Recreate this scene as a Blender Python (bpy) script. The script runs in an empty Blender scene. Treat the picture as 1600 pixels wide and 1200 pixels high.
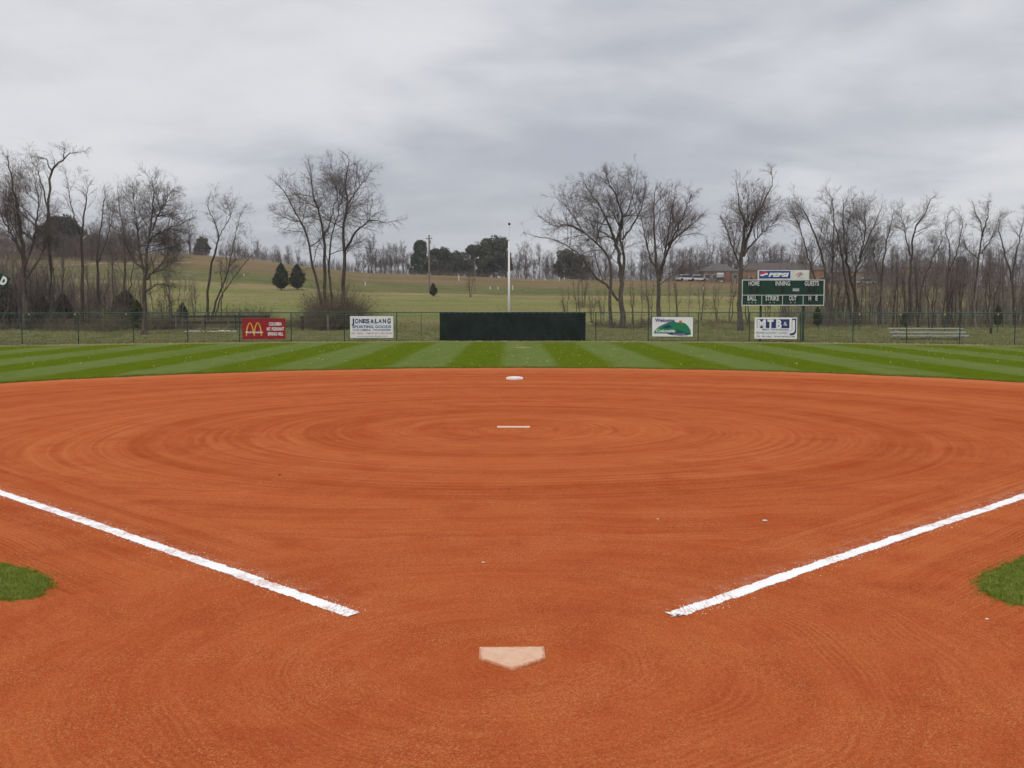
import bpy, math, random
import numpy as np
from mathutils import Vector, Matrix
PI = math.pi
random.seed(7)
rng = np.random.default_rng(11)
scene = bpy.context.scene
col = scene.collection

# ------------------------------------------------------------ camera, sky, sun
FPX, PITCH, CAMH = 1661.5, 0.07434, 2.271
cam_d = bpy.data.cameras.new('camera'); cam = bpy.data.objects.new('camera', cam_d); col.objects.link(cam)
cam_d.sensor_width = 36.0; cam_d.lens = 36.0 * FPX / 1600.0
cam_d.clip_start = 0.1; cam_d.clip_end = 6000
cam.location = (0, 0, CAMH); cam.rotation_euler = (PI / 2 - PITCH, 0, 0)
scene.camera = cam
vs = scene.view_settings
vs.view_transform = 'Standard'; vs.look = 'None'; vs.exposure = 0.0; vs.gamma = 1.0; vs.use_curve_mapping = False

HAZE = .00032
SUN_EL, SUN_AZ = math.radians(58), math.radians(200)      # azimuth from +Y towards +X
world = bpy.data.worlds.new('World'); scene.world = world; world.use_nodes = True


class NT:
    """tiny node-tree helper"""
    def __init__(self, tree):
        self.t = tree; self.n = tree.nodes; self.l = tree.links

    def new(self, kind, **kw):
        nd = self.n.new(kind)
        for k, v in kw.items():
            setattr(nd, k, v)
        return nd

    def put(self, sock, v):
        if v is None:
            return
        if isinstance(v, bpy.types.NodeSocket):
            self.l.new(v, sock)
        else:
            if isinstance(v, (tuple, list)) and len(v) == 3 and len(sock.default_value) == 4:
                v = (*v, 1)
            sock.default_value = v

    def M(self, op, a, b=None, c=None, clamp=False):
        nd = self.new('ShaderNodeMath', operation=op, use_clamp=clamp)
        self.put(nd.inputs[0], a); self.put(nd.inputs[1], b); self.put(nd.inputs[2], c)
        return nd.outputs[0]

    def V(self, x=0.0, y=0.0, z=0.0):
        nd = self.new('ShaderNodeCombineXYZ')
        for i, v in enumerate((x, y, z)):
            self.put(nd.inputs[i], v)
        return nd.outputs[0]

    def noise(self, vec, scale=1.0, detail=2.0, rough=0.5, dist=0.0):
        nd = self.new('ShaderNodeTexNoise')
        self.put(nd.inputs['Vector'], vec); nd.inputs['Scale'].default_value = scale
        nd.inputs['Detail'].default_value = detail; nd.inputs['Roughness'].default_value = rough
        nd.inputs['Distortion'].default_value = dist
        return nd.outputs[0]

    def ramp(self, v, lo, hi, a=0.0, b=1.0, smooth=True):
        nd = self.new('ShaderNodeMapRange', interpolation_type='SMOOTHSTEP' if smooth else 'LINEAR')
        for i, x in enumerate((v, lo, hi, a, b)):
            self.put(nd.inputs[i], x)
        return nd.outputs[0]

    def mix(self, f, a, b, mode='MIX'):
        nd = self.new('ShaderNodeMix', data_type='RGBA', blend_type=mode)
        self.put(nd.inputs[0], f); self.put(nd.inputs[6], a); self.put(nd.inputs[7], b)
        return nd.outputs[2]

    def sep(self, v):
        nd = self.new('ShaderNodeSeparateXYZ'); self.put(nd.inputs[0], v)
        return nd.outputs

    def bump(self, h, strength=0.3, dist=0.02, normal=None):
        nd = self.new('ShaderNodeBump'); nd.inputs['Strength'].default_value = strength
        nd.inputs['Distance'].default_value = dist
        self.put(nd.inputs['Height'], h); self.put(nd.inputs['Normal'], normal)
        return nd.outputs[0]


w = NT(world.node_tree); w.n.clear()
w_out = w.new('ShaderNodeOutputWorld'); bg = w.new('ShaderNodeBackground')
w.l.new(bg.outputs[0], w_out.inputs[0]); bg.inputs[1].default_value = 0.1
sky = w.new('ShaderNodeTexSky', sky_type='NISHITA'); sky.sun_disc = False
sky.sun_elevation = SUN_EL; sky.sun_rotation = SUN_AZ
tc = w.new('ShaderNodeTexCoord')
dx, dy, dz = w.sep(tc.outputs['Generated'])
zc = w.M('ADD', w.M('MAXIMUM', dz, 0.0), 0.20)
cu, cv = w.M('DIVIDE', dx, zc), w.M('DIVIDE', dy, zc)
n_big = w.noise(w.V(w.M('ADD', w.M('MULTIPLY', cu, 1.0), 12.3), w.M('MULTIPLY', cv, .95), 8.61), 0.62, 3.0, 0.5, 0.3)
n_med = w.noise(w.V(cu, w.M('MULTIPLY', cv, 1.1), 6.1), 1.35, 4.0, 0.5, 0.5)
n_wisp = w.noise(w.V(cu, w.M('MULTIPLY', cv, 1.3), 1.0), 3.2, 4.0, 0.55, 0.3)
cl = w.M('ADD', w.M('MULTIPLY', n_big, 0.50), w.M('ADD', w.M('MULTIPLY', n_med, 0.34), w.M('MULTIPLY', n_wisp, 0.16)))
f_cl = w.ramp(cl, 0.385, 0.63)
c_dark_bright = w.mix(f_cl, (4.65, 4.80, 5.35), (7.75, 7.78, 8.0))
horizon = (5.6, 5.75, 6.0)
f_h = w.ramp(dz, -0.05, 0.14)
c_cl = w.mix(f_h, horizon, c_dark_bright)
# an overcast sky brightens steadily towards the zenith
zen = w.ramp(dz, 0.25, 1.0, 1.0, 1.45, smooth=False)
c_cl = w.mix(1.0, c_cl, w.V(zen, zen, zen), 'MULTIPLY')
w.l.new(w.mix(0.93, sky.outputs[0], c_cl), bg.inputs[0])

sun_d = bpy.data.lights.new('sun', 'SUN'); sun = bpy.data.objects.new('sun', sun_d); col.objects.link(sun)
sun_d.energy = 1.35; sun_d.angle = math.radians(30); sun_d.color = (1.0, 0.96, 0.9)
sd = Vector((math.sin(SUN_AZ) * math.cos(SUN_EL), math.cos(SUN_AZ) * math.cos(SUN_EL), math.sin(SUN_EL)))
sun.rotation_euler = sd.to_track_quat('Z', 'Y').to_euler()


# ------------------------------------------------------------ measuring helpers
def ray(px, py):
    u = (px - 800) / FPX; t = (600 - py) / FPX
    return u, math.cos(PITCH) + t * math.sin(PITCH), -math.sin(PITCH) + t * math.cos(PITCH)

def W(px, py, Y):
    """the point of the place seen at (px, py) of the survey photograph at distance Y"""
    a, b, c = ray(px, py)
    return np.array((a * Y / b, Y, CAMH + c * Y / b))

def G(px, py):
    a, b, c = ray(px, py); s = -CAMH / c
    return np.array((a * s, b * s, 0.0))

HOME = np.array((0.0, 6.46)); PITCHER = np.array((0.03, 19.56)); R_FENCE = 60.24; R_INF = 18.72

def fence_pt(px, R=R_FENCE, row=510):
    a, b, c = ray(px, row)
    A = a * a + b * b; B = -2 * b * HOME[1]; C = HOME[1] ** 2 - R * R
    s = (-B + math.sqrt(B * B - 4 * A * C)) / (2 * A)
    return np.array((a * s, b * s))

def fence_angle(px):
    p = fence_pt(px); return math.atan2(p[0], p[1] - HOME[1])

# terrain
_ru = (np.array([-2500, -300, 0, 100, 300, 400, 480, 560, 700, 830, 1000, 1200, 1400, 1600, 2000, 4500]) - 800) / FPX
_rr = np.array([398, 392, 394, 393, 398, 406, 417, 426, 431, 436, 438, 442, 446, 447, 449, 450])
_gy = np.array([-100, 68, 75, 90, 120, 150, 180, 210, 250, 290, 400, 700, 6000])
_gv = np.array([-.065, -.065, -.055, 0.0, .07, .185, .375, .617, 1.0, 1.06, .9, .6, .6])
def terrain_z(x, y):
    x = np.asarray(x, float); y = np.asarray(y, float)
    yy = np.maximum(y, 60)
    row = np.interp(x / yy, _ru, _rr)
    zcr = CAMH + (476 - row) / FPX * 250
    return np.where(y < 66.9, 0.0, (zcr - .54) * np.interp(y, _gy, _gv) + .54 * np.interp(y, [68, 90], [0, 1])
                    + np.where(y < 90, (zcr - .54) * .065 * np.interp(y, [75, 90], [1, 0]), 0) * np.interp(y, [68, 75], [1, 1]))

def ground_at(px, Y):
    p = W(px, 476, Y); return np.array((p[0], Y, float(terrain_z(p[0], Y))))


# ------------------------------------------------------------ object helpers
def tag(o, label=None, cat=None, group=None, kind=None):
    if label: o['label'] = label
    if cat: o['category'] = cat
    if group: o['group'] = group
    if kind: o['kind'] = kind
    return o

def link(name, me, parent=None):
    o = bpy.data.objects.new(name, me); col.objects.link(o)
    if parent is not None: o.parent = parent
    return o

def empty(name, loc=(0, 0, 0), rz=0.0, label=None, cat=None, group=None, kind=None):
    o = bpy.data.objects.new(name, None); col.objects.link(o)
    o.location = tuple(float(v) for v in loc); o.rotation_euler = (0, 0, rz)
    o.empty_display_size = 0.2
    return tag(o, label, cat, group, kind)

def mesh_np(name, verts, faces, mats, smooth=False, mat_idx=None):
    """faces: array (F,3) or (F,4), or a list of such arrays"""
    if not isinstance(faces, list): faces = [faces]
    faces = [np.asarray(f, dtype=np.int32) for f in faces if len(f)]
    me = bpy.data.meshes.new(name)
    verts = np.asarray(verts, dtype=np.float32)
    me.vertices.add(len(verts)); me.vertices.foreach_set('co', verts.ravel())
    loops = np.concatenate([f.ravel() for f in faces])
    sizes = np.concatenate([np.full(len(f), f.shape[1], dtype=np.int32) for f in faces])
    starts = np.concatenate([[0], np.cumsum(sizes)[:-1]]).astype(np.int32)
    me.loops.add(len(loops)); me.loops.foreach_set('vertex_index', loops)
    me.polygons.add(len(sizes)); me.polygons.foreach_set('loop_start', starts)
    me.polygons.foreach_set('loop_total', sizes)
    if smooth: me.polygons.foreach_set('use_smooth', np.ones(len(sizes), dtype=bool))
    if mat_idx is not None: me.polygons.foreach_set('material_index', np.asarray(mat_idx, dtype=np.int32))
    for m in (mats if isinstance(mats, (list, tuple)) else [mats]): me.materials.append(m)
    me.update(calc_edges=True)
    return me

class MB:
    def __init__(self): self.v = []; self.f = []
    def add(self, vs, fs):
        b = len(self.v); self.v += [tuple(map(float, p)) for p in vs]; self.f += [tuple(b + i for i in f) for f in fs]
        return self
    def box(self, x0, x1, y0, y1, z0, z1, bev=0.0):
        if bev:
            b = bev
            prof = lambda z, i: [(x0 + i, y0, z), (x1 - i, y0, z), (x1, y0 + i, z), (x1, y1 - i, z), (x1 - i, y1, z), (x0 + i, y1, z), (x0, y1 - i, z), (x0, y0 + i, z)]
            def ring(z, s):
                return [(min(max(x, x0 + s), x1 - s), min(max(y, y0 + s), y1 - s), z) for x, y, z in prof(z, b)]
            vs = ring(z0, b) + ring(z0 + b, 0) + ring(z1 - b, 0) + ring(z1, b)
            fs = [tuple(range(7, -1, -1)), tuple(range(24, 32))]
            for k in range(3):
                for i in range(8):
                    j = (i + 1) % 8; fs.append((k * 8 + i, k * 8 + j, k * 8 + 8 + j, k * 8 + 8 + i))
            return self.add(vs, fs)
        return self.add([(x0, y0, z0), (x1, y0, z0), (x1, y1, z0), (x0, y1, z0), (x0, y0, z1), (x1, y0, z1), (x1, y1, z1), (x0, y1, z1)],
                        [(0, 3, 2, 1), (4, 5, 6, 7), (0, 1, 5, 4), (1, 2, 6, 5), (2, 3, 7, 6), (3, 0, 4, 7)])
    def cyl(self, a, b, r0, r1=None, n=10, cap=True):
        a = Vector(tuple(map(float, a))); b = Vector(tuple(map(float, b))); r1 = r0 if r1 is None else r1
        t = (b - a).normalized(); u = t.orthogonal().normalized(); v = t.cross(u)
        vs = []
        for p, r in ((a, r0), (b, r1)):
            for i in range(n):
                q = p + (u * math.cos(2 * PI * i / n) + v * math.sin(2 * PI * i / n)) * r; vs.append(q)
        fs = [(i, (i + 1) % n, n + (i + 1) % n, n + i) for i in range(n)]
        if cap: fs += [tuple(range(n - 1, -1, -1)), tuple(range(n, 2 * n))]
        return self.add(vs, fs)
    def build(self, name, mat, parent=None, smooth=False):
        me = bpy.data.meshes.new(name); me.from_pydata(self.v, [], self.f); me.materials.append(mat)
        if smooth:
            for p in me.polygons: p.use_smooth = True
        me.update(); return link(name, me, parent)

def tubes(pts, rad, k=3, tip=True):
    """pts (N,S+1,3), rad (N,S+1) -> verts, [quads, tris]"""
    N, S1, _ = pts.shape
    t = np.empty_like(pts); t[:, 1:-1] = pts[:, 2:] - pts[:, :-2]; t[:, 0] = pts[:, 1] - pts[:, 0]; t[:, -1] = pts[:, -1] - pts[:, -2]
    t /= np.linalg.norm(t, axis=2, keepdims=True) + 1e-9
    md = t.mean(axis=1); ref = np.where(np.abs(md[:, 2:3]) < 0.8, np.array([[0, 0, 1.0]]), np.array([[1.0, 0.1, 0]]))
    u = np.cross(t, ref[:, None, :]); u /= np.linalg.norm(u, axis=2, keepdims=True) + 1e-9
    v = np.cross(t, u)
    ang = np.arange(k) * 2 * PI / k
    m = S1 - 1 if tip else S1
    ring = pts[:, :m, None, :] + rad[:, :m, None, None] * (u[:, :m, None, :] * np.cos(ang)[None, None, :, None] + v[:, :m, None, :] * np.sin(ang)[None, None, :, None])
    vr = ring.reshape(N, m * k, 3)
    per = m * k + (1 if tip else 0)
    V_ = np.concatenate([vr, pts[:, -1:, :]], axis=1) if tip else vr
    base = (np.arange(N) * per)[:, None, None, None]
    i = np.arange(m - 1)[None, :, None, None]; j = np.arange(k)[None, None, :, None]; j2 = (j + 1) % k
    q = np.concatenate([base + i * k + j, base + i * k + j2, base + (i + 1) * k + j2, base + (i + 1) * k + j], axis=3).reshape(-1, 4)
    fs = [q]
    if tip:
        b3 = (np.arange(N) * per)[:, None, None]; jj = np.arange(k)[None, :, None]
        tr = np.concatenate([b3 + (m - 1) * k + jj, b3 + (m - 1) * k + (jj + 1) % k, np.broadcast_to(b3 + m * k, (N, k, 1))], axis=2).reshape(-1, 3)
        fs.append(tr)
    return V_.reshape(-1, 3), fs

def join_geo(parts):
    vs, fs3, fs4, off = [], [], [], 0
    for v, fs in parts:
        vs.append(v)
        for f in fs:
            if len(f) == 0: continue
            (fs4 if f.shape[1] == 4 else fs3).append(f + off)
        off += len(v)
    out = []
    if fs4: out.append(np.concatenate(fs4))
    if fs3: out.append(np.concatenate(fs3))
    return np.concatenate(vs), out

def copy_tree(o, parent=None):
    c = o.copy(); col.objects.link(c); c.parent = parent
    for ch in list(kids.get(o.name, [])): copy_tree(ch, c)
    return c
kids = {}
def reg(root):
    """remember children so that copies can be made without scanning the scene"""
    for ch in root.children: kids.setdefault(root.name, []).append(ch); reg(ch)


# ------------------------------------------------------------ materials
def mat(name, color=(.5, .5, .5), rough=.7, metal=0.0, var=0.0, vscale=3.0, bump=0.0, bscale=40.0, spec=0.3, fn=None):
    m = bpy.data.materials.new(name); m.use_nodes = True
    n = NT(m.node_tree); b = n.n['Principled BSDF']
    b.inputs['Roughness'].default_value = rough; b.inputs['Metallic'].default_value = metal
    b.inputs['Specular IOR Level'].default_value = spec
    b.inputs['Base Color'].default_value = (*color, 1)
    if fn: fn(n, b); return m
    if var or bump:
        tcn = n.new('ShaderNodeTexCoord').outputs['Object']
        if var:
            f = n.noise(tcn, vscale, 4, .6)
            lo = tuple(c * (1 - var) for c in color); hi = tuple(min(1, c * (1 + var)) for c in color)
            n.put(b.inputs['Base Color'], n.mix(n.ramp(f, .3, .7), lo, hi))
        if bump:
            n.put(b.inputs['Normal'], n.bump(n.noise(tcn, bscale, 3, .6), bump, .02))
    return m

def dirt_fn(n, b):
    P = n.new('ShaderNodeNewGeometry').outputs['Position']
    x, y, z = n.sep(P)
    # circles raked round the pitcher's plate
    rx = n.M('SUBTRACT', x, float(PITCHER[0])); ry = n.M('SUBTRACT', y, float(PITCHER[1]) - .2)
    wob = n.M('MULTIPLY', n.M('SUBTRACT', n.noise(P, .10, 1, .5), .5), .9)
    r = n.M('ADD', n.M('SQRT', n.M('ADD', n.M('MULTIPLY', rx, rx), n.M('MULTIPLY', ry, ry))), wob)
    a = n.M('ARCTAN2', rx, ry)
    a_s = n.M('MULTIPLY', n.M('COSINE', a), .32)
    a_c = n.M('MULTIPLY', n.M('SINE', a), .32)
    def ringset(R, s1, s2, s3, A, B):
        c = n.noise(n.V(n.M('MULTIPLY', R, s1), A, B), 1.0, 3, .6)
        m_ = n.noise(n.V(n.M('MULTIPLY', R, s2), A, n.M('ADD', B, 5.0)), 1.0, 2, .6)
        f_ = n.noise(n.V(n.M('MULTIPLY', R, s3), n.M('MULTIPLY', A, 3.0), B), 1.0, 1, .6)
        return c, m_, f_
    c1, m1, f1 = ringset(r, .7, 2.1, 13.0, a_s, a_c)
    # circles round home plate
    hy = n.M('SUBTRACT', y, 6.6)
    wob2 = n.M('MULTIPLY', n.M('SUBTRACT', n.noise(P, .5, 2, .5), .5), .8)
    hr0 = n.M('SQRT', n.M('ADD', n.M('MULTIPLY', x, x), n.M('MULTIPLY', hy, hy)))
    hr = n.M('ADD', hr0, wob2)
    ha = n.M('ARCTAN2', x, hy)
    c2, m2, f2 = ringset(hr, 1.5, 5.0, 26.0, n.M('MULTIPLY', n.M('COSINE', ha), .9), n.M('MULTIPLY', n.M('SINE', ha), .9))
    # drag lines along the foul lines
    u = n.M('MULTIPLY', n.M('SUBTRACT', n.M('ABSOLUTE', x), n.M('SUBTRACT', y, float(HOME[1]))), .7071)
    al = n.M('MULTIPLY', n.M('ADD', n.M('ABSOLUTE', x), y), .10)
    sg = n.M('SIGN', x)
    uw = n.M('ADD', u, n.M('MULTIPLY', n.M('SUBTRACT', n.noise(P, .35, 2, .5), .5), .35))
    c3, m3, f3 = ringset(uw, 1.6, 5.5, 24.0, al, sg)
    # straight cross drags between home and the pitcher's plate
    c4, m4, f4 = ringset(n.M('ADD', y, n.M('ADD', n.M('MULTIPLY', n.M('MULTIPLY', x, x), -.018), wob2)), 1.5, 4.0, 22.0, n.M('MULTIPLY', x, .13), 3.0)
    w_home = n.ramp(n.M('ADD', hr0, n.M('MULTIPLY', wob2, 1.5)), 4.4, 2.9)
    w_foul = n.ramp(uw, -1.35, -.75)
    w_cross = n.M('MULTIPLY', n.ramp(r, 6.5, 8.5), n.ramp(y, 15.5, 13.0))
    def blend(s1, s2, s3, s4):
        def lerp(w_, p, q): return n.M('ADD', n.M('MULTIPLY', q, w_), n.M('MULTIPLY', p, n.M('SUBTRACT', 1.0, w_)))
        return lerp(w_home, lerp(w_foul, lerp(w_cross, s1, s4), s3), s2)
    C_, M_, F_ = blend(c1, c2, c3, c4), blend(m1, m2, m3, m4), blend(f1, f2, f3, f4)
    def lines(R, per, seed_):
        ph_ = n.M('MULTIPLY', n.M('ADD', R, n.M('MULTIPLY', n.M('SUBTRACT', n.noise(P, 2.2, 2, .5), .5), .05)), 2 * PI / per)
        amp = n.ramp(n.noise(n.V(n.M('MULTIPLY', R, 1.6), n.M('MULTIPLY', x, .35), n.M('ADD', n.M('MULTIPLY', y, .35), seed_)), 1.0, 3, .6), .42, .68)
        return n.M('MULTIPLY', n.M('SINE', ph_), amp)
    lr, lh, lf, l4 = lines(r, .21, 1.0), lines(hr, .055, 2.0), lines(uw, .05, 3.0), lines(n.M('ADD', y, n.M('MULTIPLY', wob2, .6)), .11, 4.0)
    LN = blend(lr, lh, lf, l4)
    soft = n.M('ADD', n.M('MULTIPLY', w_home, .55), .0)
    sig = n.M('ADD', n.M('MULTIPLY', C_, .38), n.M('ADD', n.M('MULTIPLY', M_, .38), n.M('MULTIPLY', F_, .24)))
    sig = n.ramp(sig, .37, .63)
    sig = n.M('ADD', n.M('MULTIPLY', sig, n.M('SUBTRACT', 1.0, soft)), n.M('MULTIPLY', soft, .5))
    base = n.mix(sig, (.348, .064, .0175), (.455, .110, .036))
    base = n.mix(n.M('MULTIPLY', n.M('MAXIMUM', LN, 0.0), .26), base, (.56, .165, .062))
    base = n.mix(n.M('MULTIPLY', n.M('MAXIMUM', n.M('MULTIPLY', LN, -1.0), 0.0), .22), base, (.24, .040, .012))
    # thin bright ridges left by the mat
    ridge = n.ramp(n.M('ABSOLUTE', n.M('SUBTRACT', M_, .5)), .0, .035, 1.0, 0.0)
    ridge = n.M('MULTIPLY', ridge, n.ramp(C_, .42, .62))
    base = n.mix(n.M('MULTIPLY', ridge, n.M('SUBTRACT', .55, n.M('MULTIPLY', w_home, .35))), base, (.53, .150, .055))
    blot = n.noise(P, .8, 3, .6)
    base = n.mix(n.M('MULTIPLY', n.ramp(blot, .42, .72), .30), base, (.50, .135, .045))
    blot2 = n.noise(n.V(n.M('ADD', x, 9.0), y, 2.0), 1.7, 3, .55)
    base = n.mix(n.M('MULTIPLY', n.ramp(blot2, .5, .72), .40), base, (.31, .048, .016))
    base = n.mix(n.ramp(r, 17.0, 18.5, 0.0, .6), base, (.55, .175, .070))
    dust = n.M('MULTIPLY', n.ramp(u, -.42, -.08), n.ramp(u, 0.06, -.02))
    dust = n.M('MULTIPLY', dust, n.ramp(n.noise(P, 6, 4, .7), .40, .85, 0, .38))
    dust = n.M('MULTIPLY', dust, n.ramp(y, 7.7, 8.0))
    base = n.mix(dust, base, (.68, .50, .42))
    # grains: every granule its own tone
    def cells(sc, off):
        v = n.new('ShaderNodeTexVoronoi'); n.put(v.inputs['Vector'], n.V(n.M('ADD', x, off), y, off)); v.inputs['Scale'].default_value = sc
        q = n.sep(v.outputs['Color']); return q[0], q[1], v.outputs['Distance']
    a1_, b1_, d1_ = cells(105, 0.0); a2_, b2_, d2_ = cells(190, 3.1)
    g1 = n.noise(P, 60, 3, .75)
    patchy = n.ramp(n.noise(P, 1.3, 3, .6), .3, .7, .35, 1.0)
    k = n.M('ADD', .77, n.M('ADD', n.M('MULTIPLY', a1_, .22), n.M('MULTIPLY', a2_, .26)))
    base = n.mix(1.0, base, n.V(k, k, k), 'MULTIPLY')
    base = n.mix(n.M('MULTIPLY', n.ramp(b1_, .80, .93), n.M('MULTIPLY', patchy, .50)), base, (.60, .25, .085))
    base = n.mix(n.M('MULTIPLY', n.ramp(b2_, .80, .95), n.M('MULTIPLY', patchy, .50)), base, (.62, .30, .13))
    base = n.mix(n.M('MULTIPLY', n.ramp(b1_, .07, .01), .45), base, (.16, .035, .012))
    base = n.mix(n.M('MULTIPLY', n.ramp(b2_, .10, .02), n.M('MULTIPLY', patchy, .45)), base, (.18, .04, .012))
    n.put(b.inputs['Base Color'], base)
    hgt = n.M('ADD', n.M('MULTIPLY', LN, .18), n.M('ADD', n.M('MULTIPLY', M_, .5), n.M('MULTIPLY', F_, .7)))
    n1 = n.bump(hgt, .30, .03)
    n2 = n.bump(n.M('ADD', n.M('MULTIPLY', g1, .6), n.M('ADD', n.M('MULTIPLY', d1_, .7), n.M('MULTIPLY', a2_, .4))), .6, .008, n1)
    n.put(b.inputs['Normal'], n2)
m_dirt = mat('infield_clay', rough=1.0, spec=.0, fn=dirt_fn)

def lawn_fn(n, b):
    P = n.new('ShaderNodeNewGeometry').outputs['Position']
    x, y, z = n.sep(P)
    xw = n.M('ADD', x, n.M('ADD', n.M('MULTIPLY', n.M('SUBTRACT', n.noise(P, .5, 3, .6), .5), .45), .38 + 1.035))
    ph = n.M('PINGPONG', xw, 2.07)
    stripe = n.M('MULTIPLY', n.ramp(ph, .80, 1.27), n.ramp(n.noise(n.V(n.M('MULTIPLY', x, .8), n.M('MULTIPLY', y, .12), 7.0), .6, 4, .6), .25, .6, .5, .92))
    mott = n.noise(n.V(x, n.M('MULTIPLY', y, .45), z), 1.6, 5, .7)
    fine = n.noise(n.V(x, n.M('MULTIPLY', y, .5), z), 14, 4, .8)
    li = n.mix(n.ramp(mott, .3, .7), (.126, .168, .044), (.165, .200, .062))
    da = n.mix(n.ramp(mott, .3, .7), (.082, .118, .002), (.112, .148, .006))
    c = n.mix(stripe, da, li)
    c = n.mix(n.ramp(fine, .35, .7, 0, .30), c, (.055, .10, .014))
    c = n.mix(n.ramp(n.noise(P, 26, 3, .8), .60, .78, 0, .35), c, (.30, .31, .15))
    wx = n.M('SUBTRACT', x, .5); wy = n.M('MULTIPLY', n.M('SUBTRACT', y, 56.5), .45)
    wd = n.M('ADD', n.M('SQRT', n.M('ADD', n.M('MULTIPLY', wx, wx), n.M('MULTIPLY', wy, wy))), n.noise(P, 3, 3, .7))
    c = n.mix(n.ramp(wd, 1.15, .75, 0, .8), c, (.30, .25, .10))
    # worn, yellow places and the tan strip under the fence
    hy = n.M('SUBTRACT', y, float(HOME[1])); rr = n.M('SQRT', n.M('ADD', n.M('MULTIPLY', x, x), n.M('MULTIPLY', hy, hy)))
    edge = n.M('ADD', rr, n.M('MULTIPLY', n.M('SUBTRACT', n.noise(P, 1.1, 4, .7), .5), 2.2))
    c = n.mix(n.ramp(edge, 57.9, 58.9, 0, .85), c, (.225, .20, .095))
    n.put(b.inputs['Base Color'], c)
    n.put(b.inputs['Normal'], n.bump(fine, .7, .05))
m_lawn = mat('mown_lawn', rough=.95, spec=.0, fn=lawn_fn)

def rough_fn(n, b):
    P = n.new('ShaderNodeNewGeometry').outputs['Position']
    x, y, z = n.sep(P)
    yy = n.M('ADD', y, n.M('MULTIPLY', n.M('SUBTRACT', n.noise(P, .05, 3, .5), .5), 14.0))
    px_ = n.M('DIVIDE', x, n.M('MAXIMUM', y, 50.0))
    yb = n.M('ADD', y, n.M('MULTIPLY', n.M('SUBTRACT', n.noise(n.V(n.M('MULTIPLY', x, .5), y, 0.0), .05, 4, .6), .5), 12.0))
    near = n.mix(n.ramp(n.noise(P, .8, 5, .7), .35, .7), (.105, .130, .036), (.245, .215, .110))
    mid = n.mix(n.ramp(n.noise(n.V(n.M('MULTIPLY', x, .35), y, 3.0), .12, 5, .65), .35, .65), (.175, .200, .060), (.270, .232, .105))
    c = n.mix(n.ramp(yb, 84, 98), near, mid)
    c = n.mix(n.M('MULTIPLY', n.ramp(yb, 179, 184), n.ramp(n.noise(P, .12, 4, .7), .3, .6, .4, .95)), c, (.31, .24, .125))          # worn strip along the old fence line
    grn = n.mix(n.ramp(n.noise(P, .15, 4, .7), .35, .7), (.105, .125, .045), (.185, .165, .075))
    c = n.mix(n.ramp(yb, 186, 190), c, grn)
    brn = n.mix(n.ramp(n.noise(n.V(n.M('MULTIPLY', x, .4), y, 1.0), .10, 5, .7), .3, .7), (.150, .118, .062), (.235, .165, .090))
    c = n.mix(n.ramp(yb, 210, 222), c, brn)
    c = n.mix(n.M('MULTIPLY', n.ramp(yb, 240, 247), n.ramp(px_, .12, .16, 0, .7)), c, (.24, .10, .05))  # clay bank by the houses
    # weeds right behind the outfield fence; tan dead leaves
    c = n.mix(n.M('MULTIPLY', n.ramp(n.noise(P, 2.5, 5, .8), .52, .75, 0, .55), n.ramp(y, 110, 80)), c, (.20, .15, .085))
    c = n.mix(n.ramp(n.noise(P, 9, 4, .8), .5, .8, 0, .35), c, (.06, .065, .02))
    n.put(b.inputs['Base Color'], c)
    c = n.mix(n.M('MULTIPLY', n.ramp(n.noise(P, .035, 5, .75), .45, .65), n.ramp(y, 90, 120, 0, .45)), c, (.20, .165, .075))
    n.put(b.inputs['Base Color'], c)
    n.put(b.inputs['Normal'], n.bump(n.noise(P, 3, 5, .8), .8, .25))
m_rough = mat('rough_field', rough=1.0, spec=.0, fn=rough_fn)

def chalk_fn(n, b):
    P = n.new('ShaderNodeNewGeometry').outputs['Position']
    x, y, z = n.sep(P)
    ax = n.M('ABSOLUTE', x)
    al = n.M('MULTIPLY', n.M('ADD', ax, y), .7071); ac = n.M('MULTIPLY', n.M('SUBTRACT', ax, y), .7071)
    # groove print: the rake marks cut across the lime
    g = n.noise(n.V(n.M('MULTIPLY', n.M('ADD', al, n.M('MULTIPLY', ac, .8)), 46.0), n.M('MULTIPLY', ac, 7.0), 0.0), 1, 3, .65)
    s = n.noise(P, 55, 3, .7)
    big = n.noise(P, 3.0, 3, .6)
    thr = n.M('ADD', n.ramp(big, .35, .7, .50, .70), 0.0)
    f = n.ramp(n.M('ADD', n.M('MULTIPLY', g, .62), n.M('MULTIPLY', s, .38)), n.M('SUBTRACT', thr, .07), n.M('ADD', thr, .03), 0, .62)
    n.put(b.inputs['Base Color'], n.mix(f, (.90, .90, .90), (.52, .25, .15)))
    n.put(b.inputs['Normal'], n.bump(n.M('ADD', g, s), .6, .008))
m_chalk = mat('line_chalk', rough=.9, spec=.1, fn=chalk_fn)

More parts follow.
